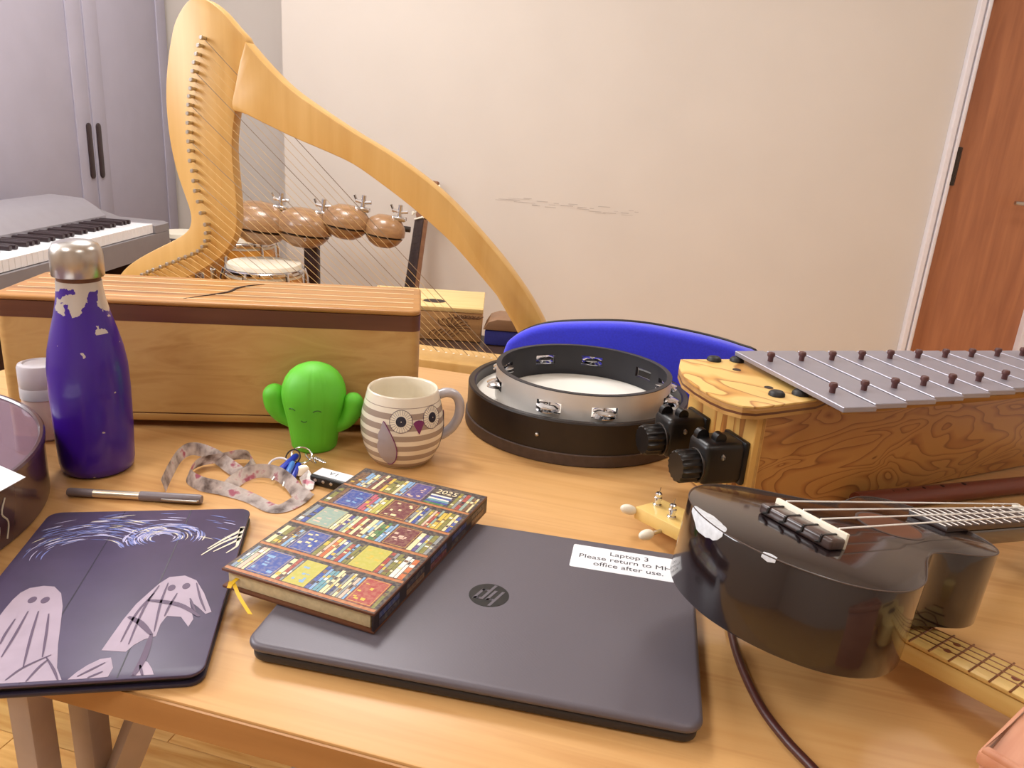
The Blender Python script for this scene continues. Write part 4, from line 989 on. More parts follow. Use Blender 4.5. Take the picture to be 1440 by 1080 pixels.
# ================================================================ OWL MUG
MUGC = Vector((-0.139, 0.935)); va = math.atan2(MUGC.x, MUGC.y)
t = thing('owl_mug', 'round mug with grey stripes, owl eyes, beak and wings', 'mug', TR(MUGC.x, MUGC.y, T) @ RZ(-va))
prof = [(0, 0.002), (0.032, 0.002), (0.0325, 0.0), (0.0365, 0.0), (0.0425, 0.007), (0.0485, 0.020), (0.0525, 0.036), (0.0540, 0.048), (0.0532, 0.060), (0.0510, 0.073), (0.0480, 0.085), (0.0458, 0.094), (0.0450, 0.0975)]
inn = [(0.0440, 0.0988), (0.0425, 0.0980), (0.0418, 0.0955), (0.0440, 0.085), (0.0480, 0.066), (0.0500, 0.048), (0.0480, 0.030), (0.038, 0.010), (0.02, 0.006), (0, 0.006)]
b = nb(); lathe(b, prof, 72); obj('body', b, 'mug', t, 60)
b = nb(); lathe(b, [prof[-1]] + inn, 72); obj('inner_glaze', b, 'mug_in', t, 60)
hp_ = []
for (rx_, z) in ((0.0475, 0.086), (0.058, 0.0885), (0.0700, 0.084), (0.0765, 0.071), (0.0755, 0.054), (0.0680, 0.040), (0.058, 0.0315), (0.051, 0.028)): hp_.append((rx_, 0, z))
b = nb(); tube(b, spline(hp_, 6), 0.0062, 14)
for v in b.verts: v.co.y *= 1.25
obj('handle', b, 'mug_handle', t, 60, RZ(math.radians(12)))
def patch(bm, fpts, ca, cz, off, rings=5):
    prev = None; c = bm.verts.new(onsurf(prof, ca, cz, off))
    for k in range(1, rings + 1):
        cur = [bm.verts.new(onsurf(prof, ca + (a - ca) * k / rings, cz + (z - cz) * k / rings, off)) for a, z in fpts]
        n_ = len(cur)
        for i in range(n_):
            j = (i + 1) % n_
            if prev is None: bm.faces.new((c, cur[i], cur[j]))
            else: bm.faces.new((prev[i], cur[i], cur[j], prev[j]))
        prev = cur
def ell(ca, cz, ra, rz, n=40, sc=0.0): return [(ca + ra * math.cos(2 * PI * k / n) * (1 - sc * (k % 2)), cz + rz * math.sin(2 * PI * k / n) * (1 - sc * (k % 2))) for k in range(n)]
for ca, cz in ((-0.03, 0.0705), (0.80, 0.0715)):
    b = nb(); patch(b, ell(ca, cz, 0.275, 0.0142, 48, 0.07), ca, cz, 0.0005); e = obj('owl_eye', b, 'cream_print', t)
    b = nb()
    for k in range(24):
        a = 2 * PI * (k + 0.5) / 24
        tube(b, [onsurf(prof, ca + 0.275 * s * math.cos(a), cz + 0.0142 * s * math.sin(a), 0.0006) for s in (0.55, 0.95)], 0.00022, 4)
    tube(b, [onsurf(prof, a, z, 0.0006) for a, z in ell(ca, cz, 0.275, 0.0142, 40)], 0.0003, 4, True)
    obj('eye_rays', b, 'ghostline', e, 0)
    b = nb(); patch(b, ell(ca, cz, 0.125, 0.0066, 24), ca, cz, 0.0010, 3); obj('iris', b, 'owl_iris', e)
    b = nb(); patch(b, ell(ca + 0.004, cz, 0.012, 0.0008, 10), ca, cz, 0.0013, 1); obj('eye_dot', b, 'cream_print', e)
b = nb(); bk_ = [(0.26, 0.0675), (0.31, 0.0705), (0.40, 0.0715), (0.49, 0.0705), (0.55, 0.0675), (0.42, 0.0540), (0.40, 0.0535)]
patch(b, bk_, 0.40, 0.065, 0.0006, 4); obj('beak', b, 'purple', t)
for wa in (-0.36, 1.62):
    wing = [(wa - 0.10, 0.0690), (wa + 0.06, 0.058), (wa + 0.19, 0.044), (wa + 0.25, 0.030), (wa + 0.20, 0.016), (wa + 0.04, 0.009), (wa - 0.15, 0.0145), (wa - 0.25, 0.027), (wa - 0.255, 0.036), (wa - 0.205, 0.043), (wa - 0.215, 0.051), (wa - 0.15, 0.060)]
    W = [(p.x, p.y) for p in spline([(a, z, 0) for a, z in wing], 3, True)]
    b = nb(); patch(b, W, wa, 0.032, 0.0006, 6); wo = obj('owl_wing', b, 'mug_wing', t)
    b = nb(); tube(b, [onsurf(prof, a, z, 0.0007) for a, z in W[:17]], 0.0007, 5); obj('wing_edge', b, 'purple', wo)

# ================================================================ LANYARD + KEYS
def ribbon(bm, path, wd):
    """path: list of (px,py,z,lean); the ribbon's width leans from flat (0) to upright (1)"""
    C_ = [at(p[0], p[1], p[2]) for p in path]; cs = spline(C_, 8); ls = spline([(p[3], 0, 0) for p in path], 8); n_ = len(cs)
    pa = None
    for i in range(n_):
        a_ = cs[max(i - 1, 0)]; c_ = cs[min(i + 1, n_ - 1)]; tn = (c_ - a_).normalized(); side = Vector((-tn.y, tn.x, 0)).normalized()
        ln = min(max(ls[i].x, 0), 1) * PI / 2 * 0.93
        w_ = side * math.cos(ln) + Vector((0, 0, 1)) * math.sin(ln)
        base = cs[i].copy(); base.z = max(base.z, T + 0.0006)
        e = [bm.verts.new(base), bm.verts.new(base + w_ * wd)]
        if pa: bm.faces.new((pa[0], e[0], e[1], pa[1]))
        pa = e
b = nb()
ribbon(b, [(233, 692, .001, .9), (244, 668, .001, .9), (256, 648, .001, .95), (272, 640, .002, .9), (296, 648, .003, .75), (318, 664, .002, .5), (338, 676, .001, .3), (352, 674, .001, .4), (362, 662, .002, .7), (357, 649, .003, .8), (338, 646, .004, .85), (312, 650, .003, .8), (284, 655, .002, .8), (268, 664, .002, .8), (262, 678, .001, .8), (280, 690, .001, .7), (310, 696, .0012, .45), (345, 706, .001, .15), (375, 720, .001, .1), (402, 720, .001, .1), (428, 708, .0016, .2), (442, 695, .002, .3)], 0.0165)
ribbon(b, [(328, 693, .0012, .3), (342, 680, .002, .55), (362, 672, .004, .75), (384, 674, .005, .7), (400, 685, .004, .6), (412, 700, .002, .5), (424, 706, .0025, .4)], 0.0165)
bmesh.ops.solidify(b, geom=list(b.faces), thickness=0.0005)
ln_ = thing('lanyard', 'looped floral ribbon lanyard lying between the pen and the keys', 'lanyard', TR(-0.33, 0.84, T))
bmesh.ops.transform(b, matrix=TR(0.33, -0.84, -T), verts=b.verts); obj('ribbon', b, 'lanyard', ln_, 60)
kc = at(424, 655, 0.004)
ky = thing('key_bunch', 'bunch of keys with blue caps, steel rings and a black fob with white face', 'keys', TR(kc.x, kc.y, T))
K = lambda px, py, z: at(px, py, z) - Vector((kc.x, kc.y, T))
def loopring(px, py, z, r, th, m, nm, tilt=(0, 0), seg=28):
    b = nb(); pts = [Vector((r * math.cos(2 * PI * k / seg), r * math.sin(2 * PI * k / seg), 0)) for k in range(seg)]
    tube(b, pts, th, 8, True, Mx=Matrix.Translation(K(px, py, z)) @ RX(tilt[0]) @ RY(tilt[1])); return obj(nm, b, m, ky)
loopring(424, 640, 0.010, 0.0125, 0.0012, 'chrome', 'split_ring', (0.5, 0.2))
loopring(412, 643, 0.013, 0.010, 0.001, 'darkmetal', 'split_ring', (0.9, -0.3))
loopring(392, 655, 0.006, 0.0125, 0.0014, 'white', 'plastic_ring', (0.45, 0.0))
loopring(437, 645, 0.012, 0.009, 0.0009, 'chrome', 'split_ring', (-0.4, 0.7))
for (a_, c_, m, r) in (((391, 664, 0.010), (418, 640, 0.013), 'keyblue', 0.0042), ((402, 671, 0.010), (412, 650, 0.014), 'keylight', 0.0036), ((409, 676, 0.004), (421, 652, 0.010), 'keyblue', 0.0038)):
    p, q_ = K(*a_), K(*c_); d = (q_ - p); b = nb(); n_ = 7
    tube(b, [p + d * u for u in (0, .03, .12, .5, .88, .97, 1)], [r * .4, r * .8, r, r, r, r * .8, r * .4], 12); ko = obj('key_cap', b, m, ky, 60)
    b = nb(); d2 = d.normalized(); tube(b, [p - d2 * 0.014 - Vector((0, 0, 0.004)), p], 0.0013, 6); obj('key_blade', b, 'steel', ko)
p = K(424, 662, 0.008); b = nb(); prism(b, [(0.0095 * math.cos(k * PI / 10), 0.0075 * math.sin(k * PI / 10)) for k in range(20)], -0.001, 0.001, 0.0003, Mx=Matrix.Translation(p) @ RX(0.55) @ RZ(0.6)); obj('brass_key', b, 'penmetal', ky)
p = K(430, 678, 0.002); q_ = K(424, 664, 0.009); b = nb()
fv = [K(421, 672, 0.006), K(434, 660, 0.012), K(443, 676, 0.006), K(440, 688, 0.002), K(428, 690, 0.002)]
f_ = b.faces.new([b.verts.new(v) for v in fv]); bmesh.ops.solidify(b, geom=[f_], thickness=0.001); obj('ribbon_tab', b, 'lanyard', ky)
b = nb()
for k in range(10):
    u = k / 9; c_ = K(442 + 14 * u, 643 + 7 * u, 0.010 - 0.004 * u); 
    tube(b, [c_ + Vector((0.0024 * math.cos(a * PI / 5), 0.0014 * math.sin(a * PI / 5) * (k % 2), 0.0018 * math.sin(a * PI / 5) * ((k + 1) % 2))) for a in range(10)], 0.0006, 5, True)
obj('chain', b, 'chrome', ky)
fa, fb = K(446, 662, 0.014), K(500, 676, 0.014); fd = fb - fa; FMx = Matrix.Translation(Vector((fa.x, fa.y, 0))) @ RZ(math.atan2(fd.y, fd.x))
lf = Vector((fd.x, fd.y)).length
b = nb(); box(b, (lf / 2, 0, 0.0070), (lf + 0.006, 0.024, 0.0125), 0.003, 3, Mx=FMx); fo = obj('fob', b, 'black', ky)
b = nb(); box(b, (lf / 2, 0.001, 0.0136), (lf, 0.019, 0.0010), 0.0003, 1, Mx=FMx); ft = obj('fob_face', b, 'paper', fo, 0)
text('fob_mark', 'V I', 0.010, 'print_dark', fo, FMx @ TR(lf * .42, 0.001, 0.0143), 0.0001)
b = nb()
for k in range(3): ball(b, (0.006 + k * 0.011, -0.0122, 0.008), (0.0026, 0.0010, 0.0022), 1, None)
bmesh.ops.transform(b, matrix=FMx, verts=b.verts); obj('fob_button', b, 'steel', fo)

# ================================================================ FRAME DRUM + TAMBOURINE
DC = Vector((0.1, 1.112)); RD = 0.166; HDr = 0.062
t = thing('frame_drum', 'black frame drum lying open side up with brown band, under the tambourine', 'drum', TR(DC.x, DC.y, T))
b = nb(); ring(b, RD - 0.011, RD, 0.0, HDr, 128, 0.002); sh_ = obj('shell', b, 'drum_shell', t)
b = nb(); ring(b, RD - 0.001, RD + 0.0022, 0.0005, 0.0175, 128, 0.001); obj('skin_wrap', b, 'drum_band', t)
b = nb(); lathe(b, [(0, 0.0436), (RD - 0.0112, 0.0436), (RD - 0.0112, 0.0447), (0, 0.0447)], 96); obj('drum_skin', b, 'skin', t)
a = math.atan2(at(720, 592, 0.04).y - DC.y, at(720, 592, 0.04).x - DC.x)
b = nb(); ball(b, ((RD + 0.001) * math.cos(-1.95), (RD + 0.001) * math.sin(-1.95), 0.038), (0.003, 0.003, 0.003), 2); obj('stud', b, 'steel', t)
TC = Vector((0.105, 1.099)); RT = 0.130; HTm = 0.0478; TZ = 0.0452
tm = thing('tambourine', 'headless tambourine with silver outside, black inside and pairs of jingles', 'tambourine', TR(TC.x, TC.y, T + TZ) @ RZ(math.radians(0)))
def arcbox(bm, r0, r1, a0, a1, z0, z1, n):
    A = []
    for k in range(n + 1):
        a = a0 + (a1 - a0) * k / n; c, s = math.cos(a), math.sin(a)
        A.append([bm.verts.new((r0 * c, r0 * s, z0)), bm.verts.new((r1 * c, r1 * s, z0)), bm.verts.new((r1 * c, r1 * s, z1)), bm.verts.new((r0 * c, r0 * s, z1))])
    for p, q in zip(A[:-1], A[1:]):
        for i in range(4): bm.faces.new((p[i], p[(i + 1) % 4], q[(i + 1) % 4], q[i]))
    bm.faces.new(A[0]); bm.faces.new(A[-1])
slots = [-2.05, -1.42, -0.55, 0.10, 0.66, 1.60, 2.30, 2.86, 3.36, -2.62]
slots = sorted(x % (2 * PI) for x in (-2.00, -1.40, -0.42, 0.12, 1.38, 2.02, 2.75, 3.40, 0.60))
hw = 0.14
def tring(bm, r0, r1):
    arcbox(bm, r0, r1, 0, 2 * PI - 1e-4, 0, 0.0165, 120); arcbox(bm, r0, r1, 0, 2 * PI - 1e-4, 0.032, HTm, 120)
    for i, s in enumerate(slots):
        nx = slots[(i + 1) % len(slots)] + (2 * PI if i == len(slots) - 1 else 0)
        arcbox(bm, r0, r1, s + hw, nx - hw, 0.0165, 0.032, max(3, int((nx - s) * 12)))
    bmesh.ops.recalc_face_normals(bm, faces=bm.faces)
b = nb(); tring(b, RT - 0.007, RT - 0.0008); obj('inner_hoop', b, 'tamb_in', tm)
b = nb(); tring(b, RT - 0.0008, RT); obj('silver_wrap', b, 'silver', tm)
b = nb(); ring(b, RT - 0.0075, RT + 0.0003, HTm, HTm + 0.0012, 120, 0.0004); obj('top_edge', b, 'tamb_in', tm)
jg = None
for s in slots:
    if abs(s - 0.60) < 1e-6: continue
    for dz, tl_ in ((-0.0028, 0.06), (0.0028, -0.06)):
        Mx = RZ(s) @ TR(RT - 0.0005, 0, 0.0243 + dz) @ RX(tl_)
        if jg is None:
            b = nb(); lathe(b, [(0.0022, 0.0008), (0.006, 0.0022), (0.0105, 0.0016), (0.0165, -0.0006), (0.0165, -0.0012), (0.0105, 0.0008), (0.006, 0.0014), (0.0022, 0.0)], 28, closed=True)
            jg = obj('jingle', b, 'chrome', tm, 40, Mx)
        else: again(jg, Mx, tm)
    b = nb(); cyl(b, (0, 0, 0.0165), (0, 0, 0.032), 0.0011, 8); obj('jingle_pin', b, 'steel', tm, 35, RZ(s) @ TR(RT - 0.0035, 0, 0))

# ================================================================ METALLOPHONE
ZB = 0.165
bp0, bp9 = at(1083, 508, ZB), at(1437, 500, ZB); fp0, fp6 = at(1170, 552, ZB), at(1412, 533, ZB)
dB = (bp9 - bp0) / 9; dF = (fp6 - fp0) / 6
Fr = at(1066, 583, 0.137); Fr.z = T
fdir = math.atan2(0.130, 0.257)
MM = Matrix.Translation(Fr) @ RZ(fdir)
mt = thing('metallophone', 'plywood bar instrument with grey metal bars on brown pins and a D-shaped end', 'metallophone', MM)
MI = MM.inverted()
Bk = MI @ Vector((0.232, 0.950, T)); LB = 0.60
e_ = Vector((Bk.x, Bk.y, 0)); el = e_.length; en = e_.normalized()
bdir = math.radians(15.0) - fdir
Bk2 = Vector((Bk.x + 0.62 * math.cos(bdir), Bk.y + 0.62 * math.sin(bdir)))
b = nb(); prism(b, [(0.012, 0), (LB, 0), (Bk2.x, Bk2.y), (Bk.x + 0.012, Bk.y)], 0.003, 0.137, 0.001); obj('resonator_box', b, 'ply_side', mt)
EMl = Matrix(((en.x, 0, en.y, 0), (en.y, 0, -en.x, 0), (0, 1, 0, 0), (0, 0, 0, 1)))       # x front>back, y up, z inward
b = nb(); box(b, (el / 2, 0.070, 0.006), (el + 0.004, 0.134, 0.0135), 0.001, 1, Mx=EMl); obj('end_panel', b, 'ply_end', mt)
b = nb(); box(b, (0.0, 0.070, 0.0088), (0.0055, 0.1335, 0.0035), 0.0005, 1, Mx=EMl); obj('corner_ply', b, 'ply', mt)
cap = [(957, 505), (955, 515), (961, 529), (978, 542), (1000, 555), (1020, 564), (1045, 570.5), (1065, 572), (1090, 569.5), (1150, 562)]
CZ = 0.1525
cpts = [MI @ at(*q_, CZ) for q_ in cap]; xtra = [MI @ at(1180, 558, CZ), MI @ at(1062, 498, CZ), MI @ at(1032, 503, CZ)]
xtra = [cpts[-1] + Vector((0.03, 0.01, 0)), MI @ at(1062, 505, CZ)]
poly = [(p.x, p.y) for p in cpts + xtra]
for k, (z0, z1, m) in enumerate(((0.1372, 0.1412, 'ply'), (0.1412, 0.1442, 'walnut'), (0.1442, 0.1472, 'ply'), (0.1472, 0.1497, 'carve'), (0.1497, CZ, 'ply_top'))):
    b = nb(); cxm_ = sum(p[0] for p in poly) / len(poly); cym = sum(p[1] for p in poly) / len(poly); sc = (1.0, 0.997, 1.0, 0.997, 1.0)[k]
    prism(b, [(cxm_ + (x - cxm_) * sc, cym + (y - cym) * sc) for x, y in poly], z0, z1, 0.0008 if k == 4 else 0.0); obj('end_cap', b, m, mt, 30)
st_ = None
for (px, py, hole) in ((1004, 507, 0), (1036, 508, 0), (1092, 556, 0), (1125, 555, 0), (1036, 520, 1), (1081, 545, 1)):
    p = MI @ at(px, py, CZ)
    b = nb()
    if hole: lathe(b, [(0, 0.0), (0.0055, 0.0), (0.0052, 0.0004), (0, 0.0004)], 16); obj('screw_hole', b, 'mouth', mt, 35, TR(p.x, p.y, CZ))
    else: lathe(b, [(0, 0), (0.0095, 0), (0.0092, 0.003), (0.007, 0.0052), (0.004, 0.006), (0, 0.0062)], 20); obj('rubber_stud', b, 'rubber', mt, 50, TR(p.x, p.y, CZ))
pinb = None
for i in range(13):
    pb, pf = MI @ (bp0 + dB * i), MI @ (fp0 + dF * i); v = (pb - pf); v.z = 0; vl = v.length; u = v.normalized()
    ov = 0.048 - 0.0024 * i
    Lh = vl + 2 * ov; c = (pb + pf) / 2; ang = math.atan2(u.y, u.x)
    Mx = TR(c.x, c.y, ZB) @ RZ(ang)
    b = nb(); box(b, (0, 0, -0.003), (Lh, 0.0430, 0.006), 0.0007, 1); br = obj('bar', b, 'bar', mt, 0, Mx)
    for sx in (-vl / 2, vl / 2):
        Px = TR(sx, 0, 0)
        if pinb is None:
            bb = nb(); lathe(bb, [(0, -0.006), (0.0034, -0.006), (0.0034, 0.0055), (0.0045, 0.0065), (0.0050, 0.0090), (0.0040, 0.0115), (0, 0.0125)], 16)
            pinb = obj('pin', bb, 'pin', br, 50, Px)
        else: again(pinb, Px, br)
b = nb()
for s in (0.25, 0.75): pass
for (p_, q_) in ((fp0, dF), (bp0, dB)):
    a_ = MI @ (p_ + q_ * 0.45); c_ = MI @ (p_ + q_ * 12.3)
    b = nb(); tube(b, [(a_.x, a_.y, 0.1475), (c_.x, c_.y, 0.1475)], 0.0108, 4); obj('bar_rail', b, 'ply', mt)
EMw = MM @ EMl
for (px, py) in ((983, 607), (1036, 642)):
    q_ = onplane(px, py, EMw); ex, ey = q_.x, q_.y
    if px < 1000: ex = min(ex, el - 0.03)
    b = nb(); box(b, (ex, ey, -0.0285), (0.042, 0.051, 0.055), 0.007, 3, Mx=EMl)
    box(b, (ex, ey, -0.004), (0.046, 0.054, 0.0075), 0.003, 2, Mx=EMl)
    cl_ = obj('leg_clamp', b, 'black', mt, 40)
    b = nb(); K2 = EMl @ TR(ex - 0.002, ey - 0.006, -0.0565) @ RY(PI)
    lathe(b, [(0, 0), (0.0165, 0), (0.0185, 0.003), (0.0185, 0.022), (0.017, 0.025), (0, 0.0255)], 48)
    for v in b.verts:
        a = math.atan2(v.co.y, v.co.x); r0 = math.hypot(v.co.x, v.co.y)
        if r0 > 0.016:
            k = 1 + 0.045 * (1 if math.cos(a * 16) > 0 else -1); v.co.x *= k; v.co.y *= k
    bmesh.ops.transform(b, matrix=K2, verts=b.verts); kn = obj('knob', b, 'black', cl_, 30)
    b = nb(); ring(b, 0.010, 0.0205, -0.002, 0.0012, 40, 0.0006, Mx=K2); obj('knob_washer', b, 'darkmetal', kn)
    b = nb(); cyl(b, EMl @ Vector((ex - 0.010, ey + 0.0275, -0.032)), EMl @ Vector((ex + 0.0, ey + 0.0275, -0.032)), 0.007, 16); cyl(b, EMl @ Vector((ex + 0.006, ey + 0.0265, -0.046)), EMl @ Vector((ex + 0.014, ey + 0.0265, -0.046)), 0.008, 16)
    obj('clamp_lug', b, 'black', cl_)
    b = nb(); ball(b, EMl @ Vector((ex - 0.0212, ey + 0.010, -0.034)), (0.003, 0.004, 0.004), 1); obj('clamp_screw', b, 'steel', cl_)

# ================================================================ RECORDER in front of the metallophone
r0_, r1_ = at(1255, 700, 0.014), at(1392, 686, 0.014)
dv = (r1_ - r0_); rp0 = r0_ - dv * 0.35; Lr = dv.length * 2.6
RM = TR(rp0.x, rp0.y, T + 0.0132) @ RZ(math.atan2(dv.y, dv.x))
t = thing('recorder', 'dark brown wooden recorder with finger holes lying in front of the metallophone', 'recorder', RM)
b = nb(); lathe(b, [(0, 0), (0.012, 0), (0.013, 0.004), (0.0125, 0.05), (0.0118, Lr * .45), (0.0112, Lr * .9), (0.0128, Lr * .93), (0.0128, Lr), (0, Lr)], 28, RY(PI / 2)); obj('tube', b, 'recorder', t, 40)
for px in (1271, 1291, 1314, 1340, 1370):
    p = RM.inverted() @ at(px, 699 - (px - 1271) * 0.115, 0.025); b = nb(); ball(b, (p.x, -0.001, 0.0112), (0.0036, 0.0036, 0.0012), 2); obj('finger_hole', b, 'hole', t)

# ================================================================ NATURAL UKULELE (underneath)
NM = TR(0.2515, 0.6908, T + 0.0348) @ Euler((-0.0767, -0.0487, -0.8914), 'XYZ').to_matrix().to_4x4()
NP = NM                                             # its top plane is local z = 0
nu = thing('pale_ukulele', 'pale wooden ukulele with white tuner buttons, lying under the black ukulele', 'ukulele', NM)
n2 = lambda px, py: onplane(px, py, NM)
fr4 = [((1343, 892), (1310, 915)), ((1372, 906), (1340, 931)), ((1400, 920), (1369, 945.5)), ((1427, 934), (1397, 961))]
f4 = [(n2(*a), n2(*c)) for a, c in fr4]
m0 = (f4[0][0] + f4[0][1]) / 2; m3 = (f4[3][0] + f4[3][1]) / 2
hc = (n2(932, 702) + n2(894, 712)) / 2
ax_ = Vector((m3.x - hc.x, m3.y - hc.y)).normalized(); axn = Vector((-ax_.y, ax_.x))
def U(s, w): return (hc.x + ax_.x * s + axn.x * w, hc.y + ax_.y * s + axn.y * w)
wb = abs((f4[0][0] - f4[0][1]).length) / 2 + 0.002
sEnd = (m3 - hc).length + 0.06
sN = 0.16
b = nb(); prism(b, [U(sN - 0.004, 0.017), U(sN - 0.004, -0.017), U(sEnd, -wb), U(sEnd, wb)], -0.021, -0.0035, 0.004); obj('neck', b, 'spruce', nu)
b = nb(); prism(b, [U(sN, 0.0172), U(sN, -0.0172), U(sEnd + 0.05, -wb - 0.001), U(sEnd + 0.05, wb + 0.001)], -0.0035, 0.0, 0.0006); obj('fretboard', b, 'spruce', nu)
s0 = (m0 - hc).length; ds = ((m3 - hc).length - s0) / 3
for k in range(-9, 6):
    s_ = s0 + k * ds * (1.0 - 0.012 * k)
    if s_ < sN + 0.01: continue
    ww = wb - (sEnd - s_) * 0.02
    b = nb(); a_, c_ = U(s_, ww), U(s_, -ww); tube(b, [(a_[0], a_[1], 0.0002), (c_[0], c_[1], 0.0002)], 0.0009, 6); obj('fret', b, 'fret_dark', nu)
for s_, w_ in ((s0 + ds * .5, 0.010), (s0 + ds * .5, -0.008), (s0 + ds * 3.5, 0.0), (s0 - ds * 2.5, 0), (s0 - ds * 4.5, 0)):
    p = U(s_, w_); b = nb(); lathe(b, [(0, 0), (0.0030, 0), (0.0030, 0.0003), (0, 0.0003)], 16); obj('position_dot', b, 'dot', nu, 0, TR(p[0], p[1], 0))
for k in range(4):
    a_, c_ = U(sN, -0.012 + k * 0.008), U(sEnd + 0.17, (-0.0165 + k * 0.011)); b = nb(); tube(b, [(a_[0], a_[1], 0.002), (c_[0], c_[1], 0.005)], 0.0005, 6); obj('ukulele_string', b, 'fret_dark', nu)
b = nb(); a_, c_ = U(sN - 0.003, 0.017), U(sN - 0.003, -0.017); tube(b, [(a_[0], a_[1], 0.0), (c_[0], c_[1], 0.0)], 0.0022, 6); obj('nut', b, 'bone', nu)
e0, e1 = n2(894, 712), n2(932, 702)
b = nb(); prism(b, [(e0.x, e0.y), U(0.11, -0.026), U(sN - 0.006, -0.017), U(sN - 0.006, 0.017), U(0.11, 0.028), (e1.x, e1.y)], -0.0145, 0.0, 0.0012); obj('headstock', b, 'spruce', nu)
for (px, py), (bx, by), bz_ in (((924, 711), (884, 716.5), 0.026), ((944, 728), (909, 752), 0.020)):
    p = n2(px, py); b = nb(); lathe(b, [(0, 0), (0.0052, 0), (0.0052, 0.002), (0.0038, 0.003), (0.0038, 0.007), (0.0046, 0.0075), (0.0046, 0.010), (0.0034, 0.011), (0.004, 0.0145), (0.003, 0.0158), (0, 0.016)], 16)
    tube(b, [(0, 0, 0.013), (0.001, 0.001, 0.022)], 0.0005, 5)
    po = obj('tuner_post', b, 'chrome', nu, 40, TR(p.x, p.y, 0))
    q_ = NM.inverted() @ at(bx, by, bz_); q2 = Vector((p.x, p.y, -0.013)); d = q_ - q2
    b = nb(); tube(b, [q2 - Vector((p.x, p.y, 0)), q_ - d.normalized() * 0.006 - Vector((p.x, p.y, 0))], 0.0024, 8); obj('tuner_shaft', b, 'steel', po)
    b = nb(); ball(b, (0, 0, 0), (0.0105, 0.0058, 0.0058), 3); bmesh.ops.transform(b, matrix=Matrix.Translation(q_ - Vector((p.x, p.y, 0))) @ d.to_track_quat('X', 'Z').to_matrix().to_4x4(), verts=b.verts); obj('tuner_button', b, 'bone', po)
half = [(0, 0), (0.012, 0.03), (0.03, 0.055), (0.06, 0.068), (0.09, 0.064), (0.115, 0.056), (0.14, 0.058), (0.17, 0.075), (0.205, 0.090), (0.245, 0.088), (0.28, 0.062), (0.292, 0.03), (0.297, 0)]
S0 = sEnd
o2 = [U(S0 + s_, w_) for s_, w_ in half] + [U(S0 + s_, -w_) for s_, w_ in half[-2:0:-1]]
b = nb(); prism(b, [(p.x, p.y) for p in spline([(*q_, 0) for q_ in o2], 3, True)], -0.0465, -0.0036, 0.003); obj('body', b, 'spruce', nu, 40)
p = U(S0 + 0.125, 0); b = nb(); lathe(b, [(0, 0), (0.026, 0), (0.026, 0.0004), (0, 0.0004)], 32); obj('sound_hole', b, 'mouth', nu, 0, TR(p[0], p[1], -0.0036))
p, q_ = U(S0 + 0.22, 0.04), U(S0 + 0.22, -0.04); b = nb(); tube(b, [(p[0], p[1], 0.0), (q_[0], q_[1], 0.0)], 0.0052, 4); obj('bridge', b, 'darkwood', nu)

# ================================================================ BLACK UKULELE
UM = TR(0.151, 0.4994, T + 0.151) @ RZ(0.5201) @ RY(0.1599) @ RX(-0.0295)
uk = thing('black_ukulele', 'glossy black ukulele with chipped white patches and bright strings, lying on its back', 'ukulele', UM)
half = [(0.018, 0.0), (0.0195, 0.016), (0.024, 0.035), (0.033, 0.055), (0.048, 0.075), (0.070, 0.090), (0.098, 0.0955), (0.128, 0.0885), (0.155, 0.0735), (0.178, 0.0595), (0.196, 0.0515), (0.210, 0.0500), (0.224, 0.0525), (0.243, 0.0590), (0.263, 0.0625), (0.284, 0.0590), (0.299, 0.0460), (0.308, 0.026), (0.311, 0.0)]
ol = half + [(x, -y) for x, y in half[-2:0:-1]]
OL = [(p.x, p.y) for p in spline([(x, y, 0) for x, y in ol], 4, True)]
DP = 0.068
b = nb(); prism(b, OL, -DP, 0.0, 0.0018, seg=2); obj('body', b, 'ukeblack', uk, 40)
b = nb(); tube(b, [(x, y, -0.0002) for x, y in OL], 0.0005, 5, True); obj('binding', b, 'bindline', uk)
b = nb(); lathe(b, [(0, 0.0), (0.026, 0.0), (0.026, 0.0003), (0, 0.0003)], 40); obj('sound_hole', b, 'walnut', uk, 0, TR(0.2165, 0, 0.0))
b = nb(); ring(b, 0.0262, 0.0285, 0.0, 0.0004, 40); obj('rosette', b, 'bindline', uk, 35, TR(0.2165, 0, 0))
b = nb(); prism(b, [(0.2725, 0.0185), (0.2725, -0.0185), (0.452, -0.0175), (0.452, 0.0175)], 0.0, 0.0055, 0.0005); obj('fretboard', b, 'fretboard', uk)
b = nb(); prism(b, [(0.3095, 0.0185), (0.3095, -0.0185), (0.452, -0.0172), (0.452, 0.0172)], -0.018, 0.0, 0.005); obj('neck', b, 'ukeblack', uk)
SC = 0.345; XS = 0.1075
for n in range(1, 14):
    x = XS + SC * 2 ** (-n / 12); b = nb(); tube(b, [(x, 0.0178, 0.0057), (x, -0.0178, 0.0057)], 0.0007, 6); obj('fret', b, 'fret_white', uk)
b = nb(); box(b, (0.4535, 0, 0.0040), (0.004, 0.0355, 0.010), 0.0008); obj('nut', b, 'bone', uk)
b = nb(); box(b, (0.0975, 0, 0.0045), (0.0175, 0.0715, 0.009), 0.0025, 3); br_ = obj('bridge', b, 'darkwood', uk)
b = nb(); box(b, (0.1075, 0, 0.0065), (0.0035, 0.070, 0.013), 0.0008); obj('saddle', b, 'bone', br_)
b = nb()
for k in range(4):
    y = -0.026 + k * 0.0173
    box(b, (0.0975, y, 0.0092), (0.0172, 0.0016, 0.0008)); tube(b, [(0.0885, y, 0.0085), (0.0878, y, 0.004), (0.0885, y + 0.004, 0.002)], 0.0011, 5)
obj('string_slot', b, 'rubber', br_)
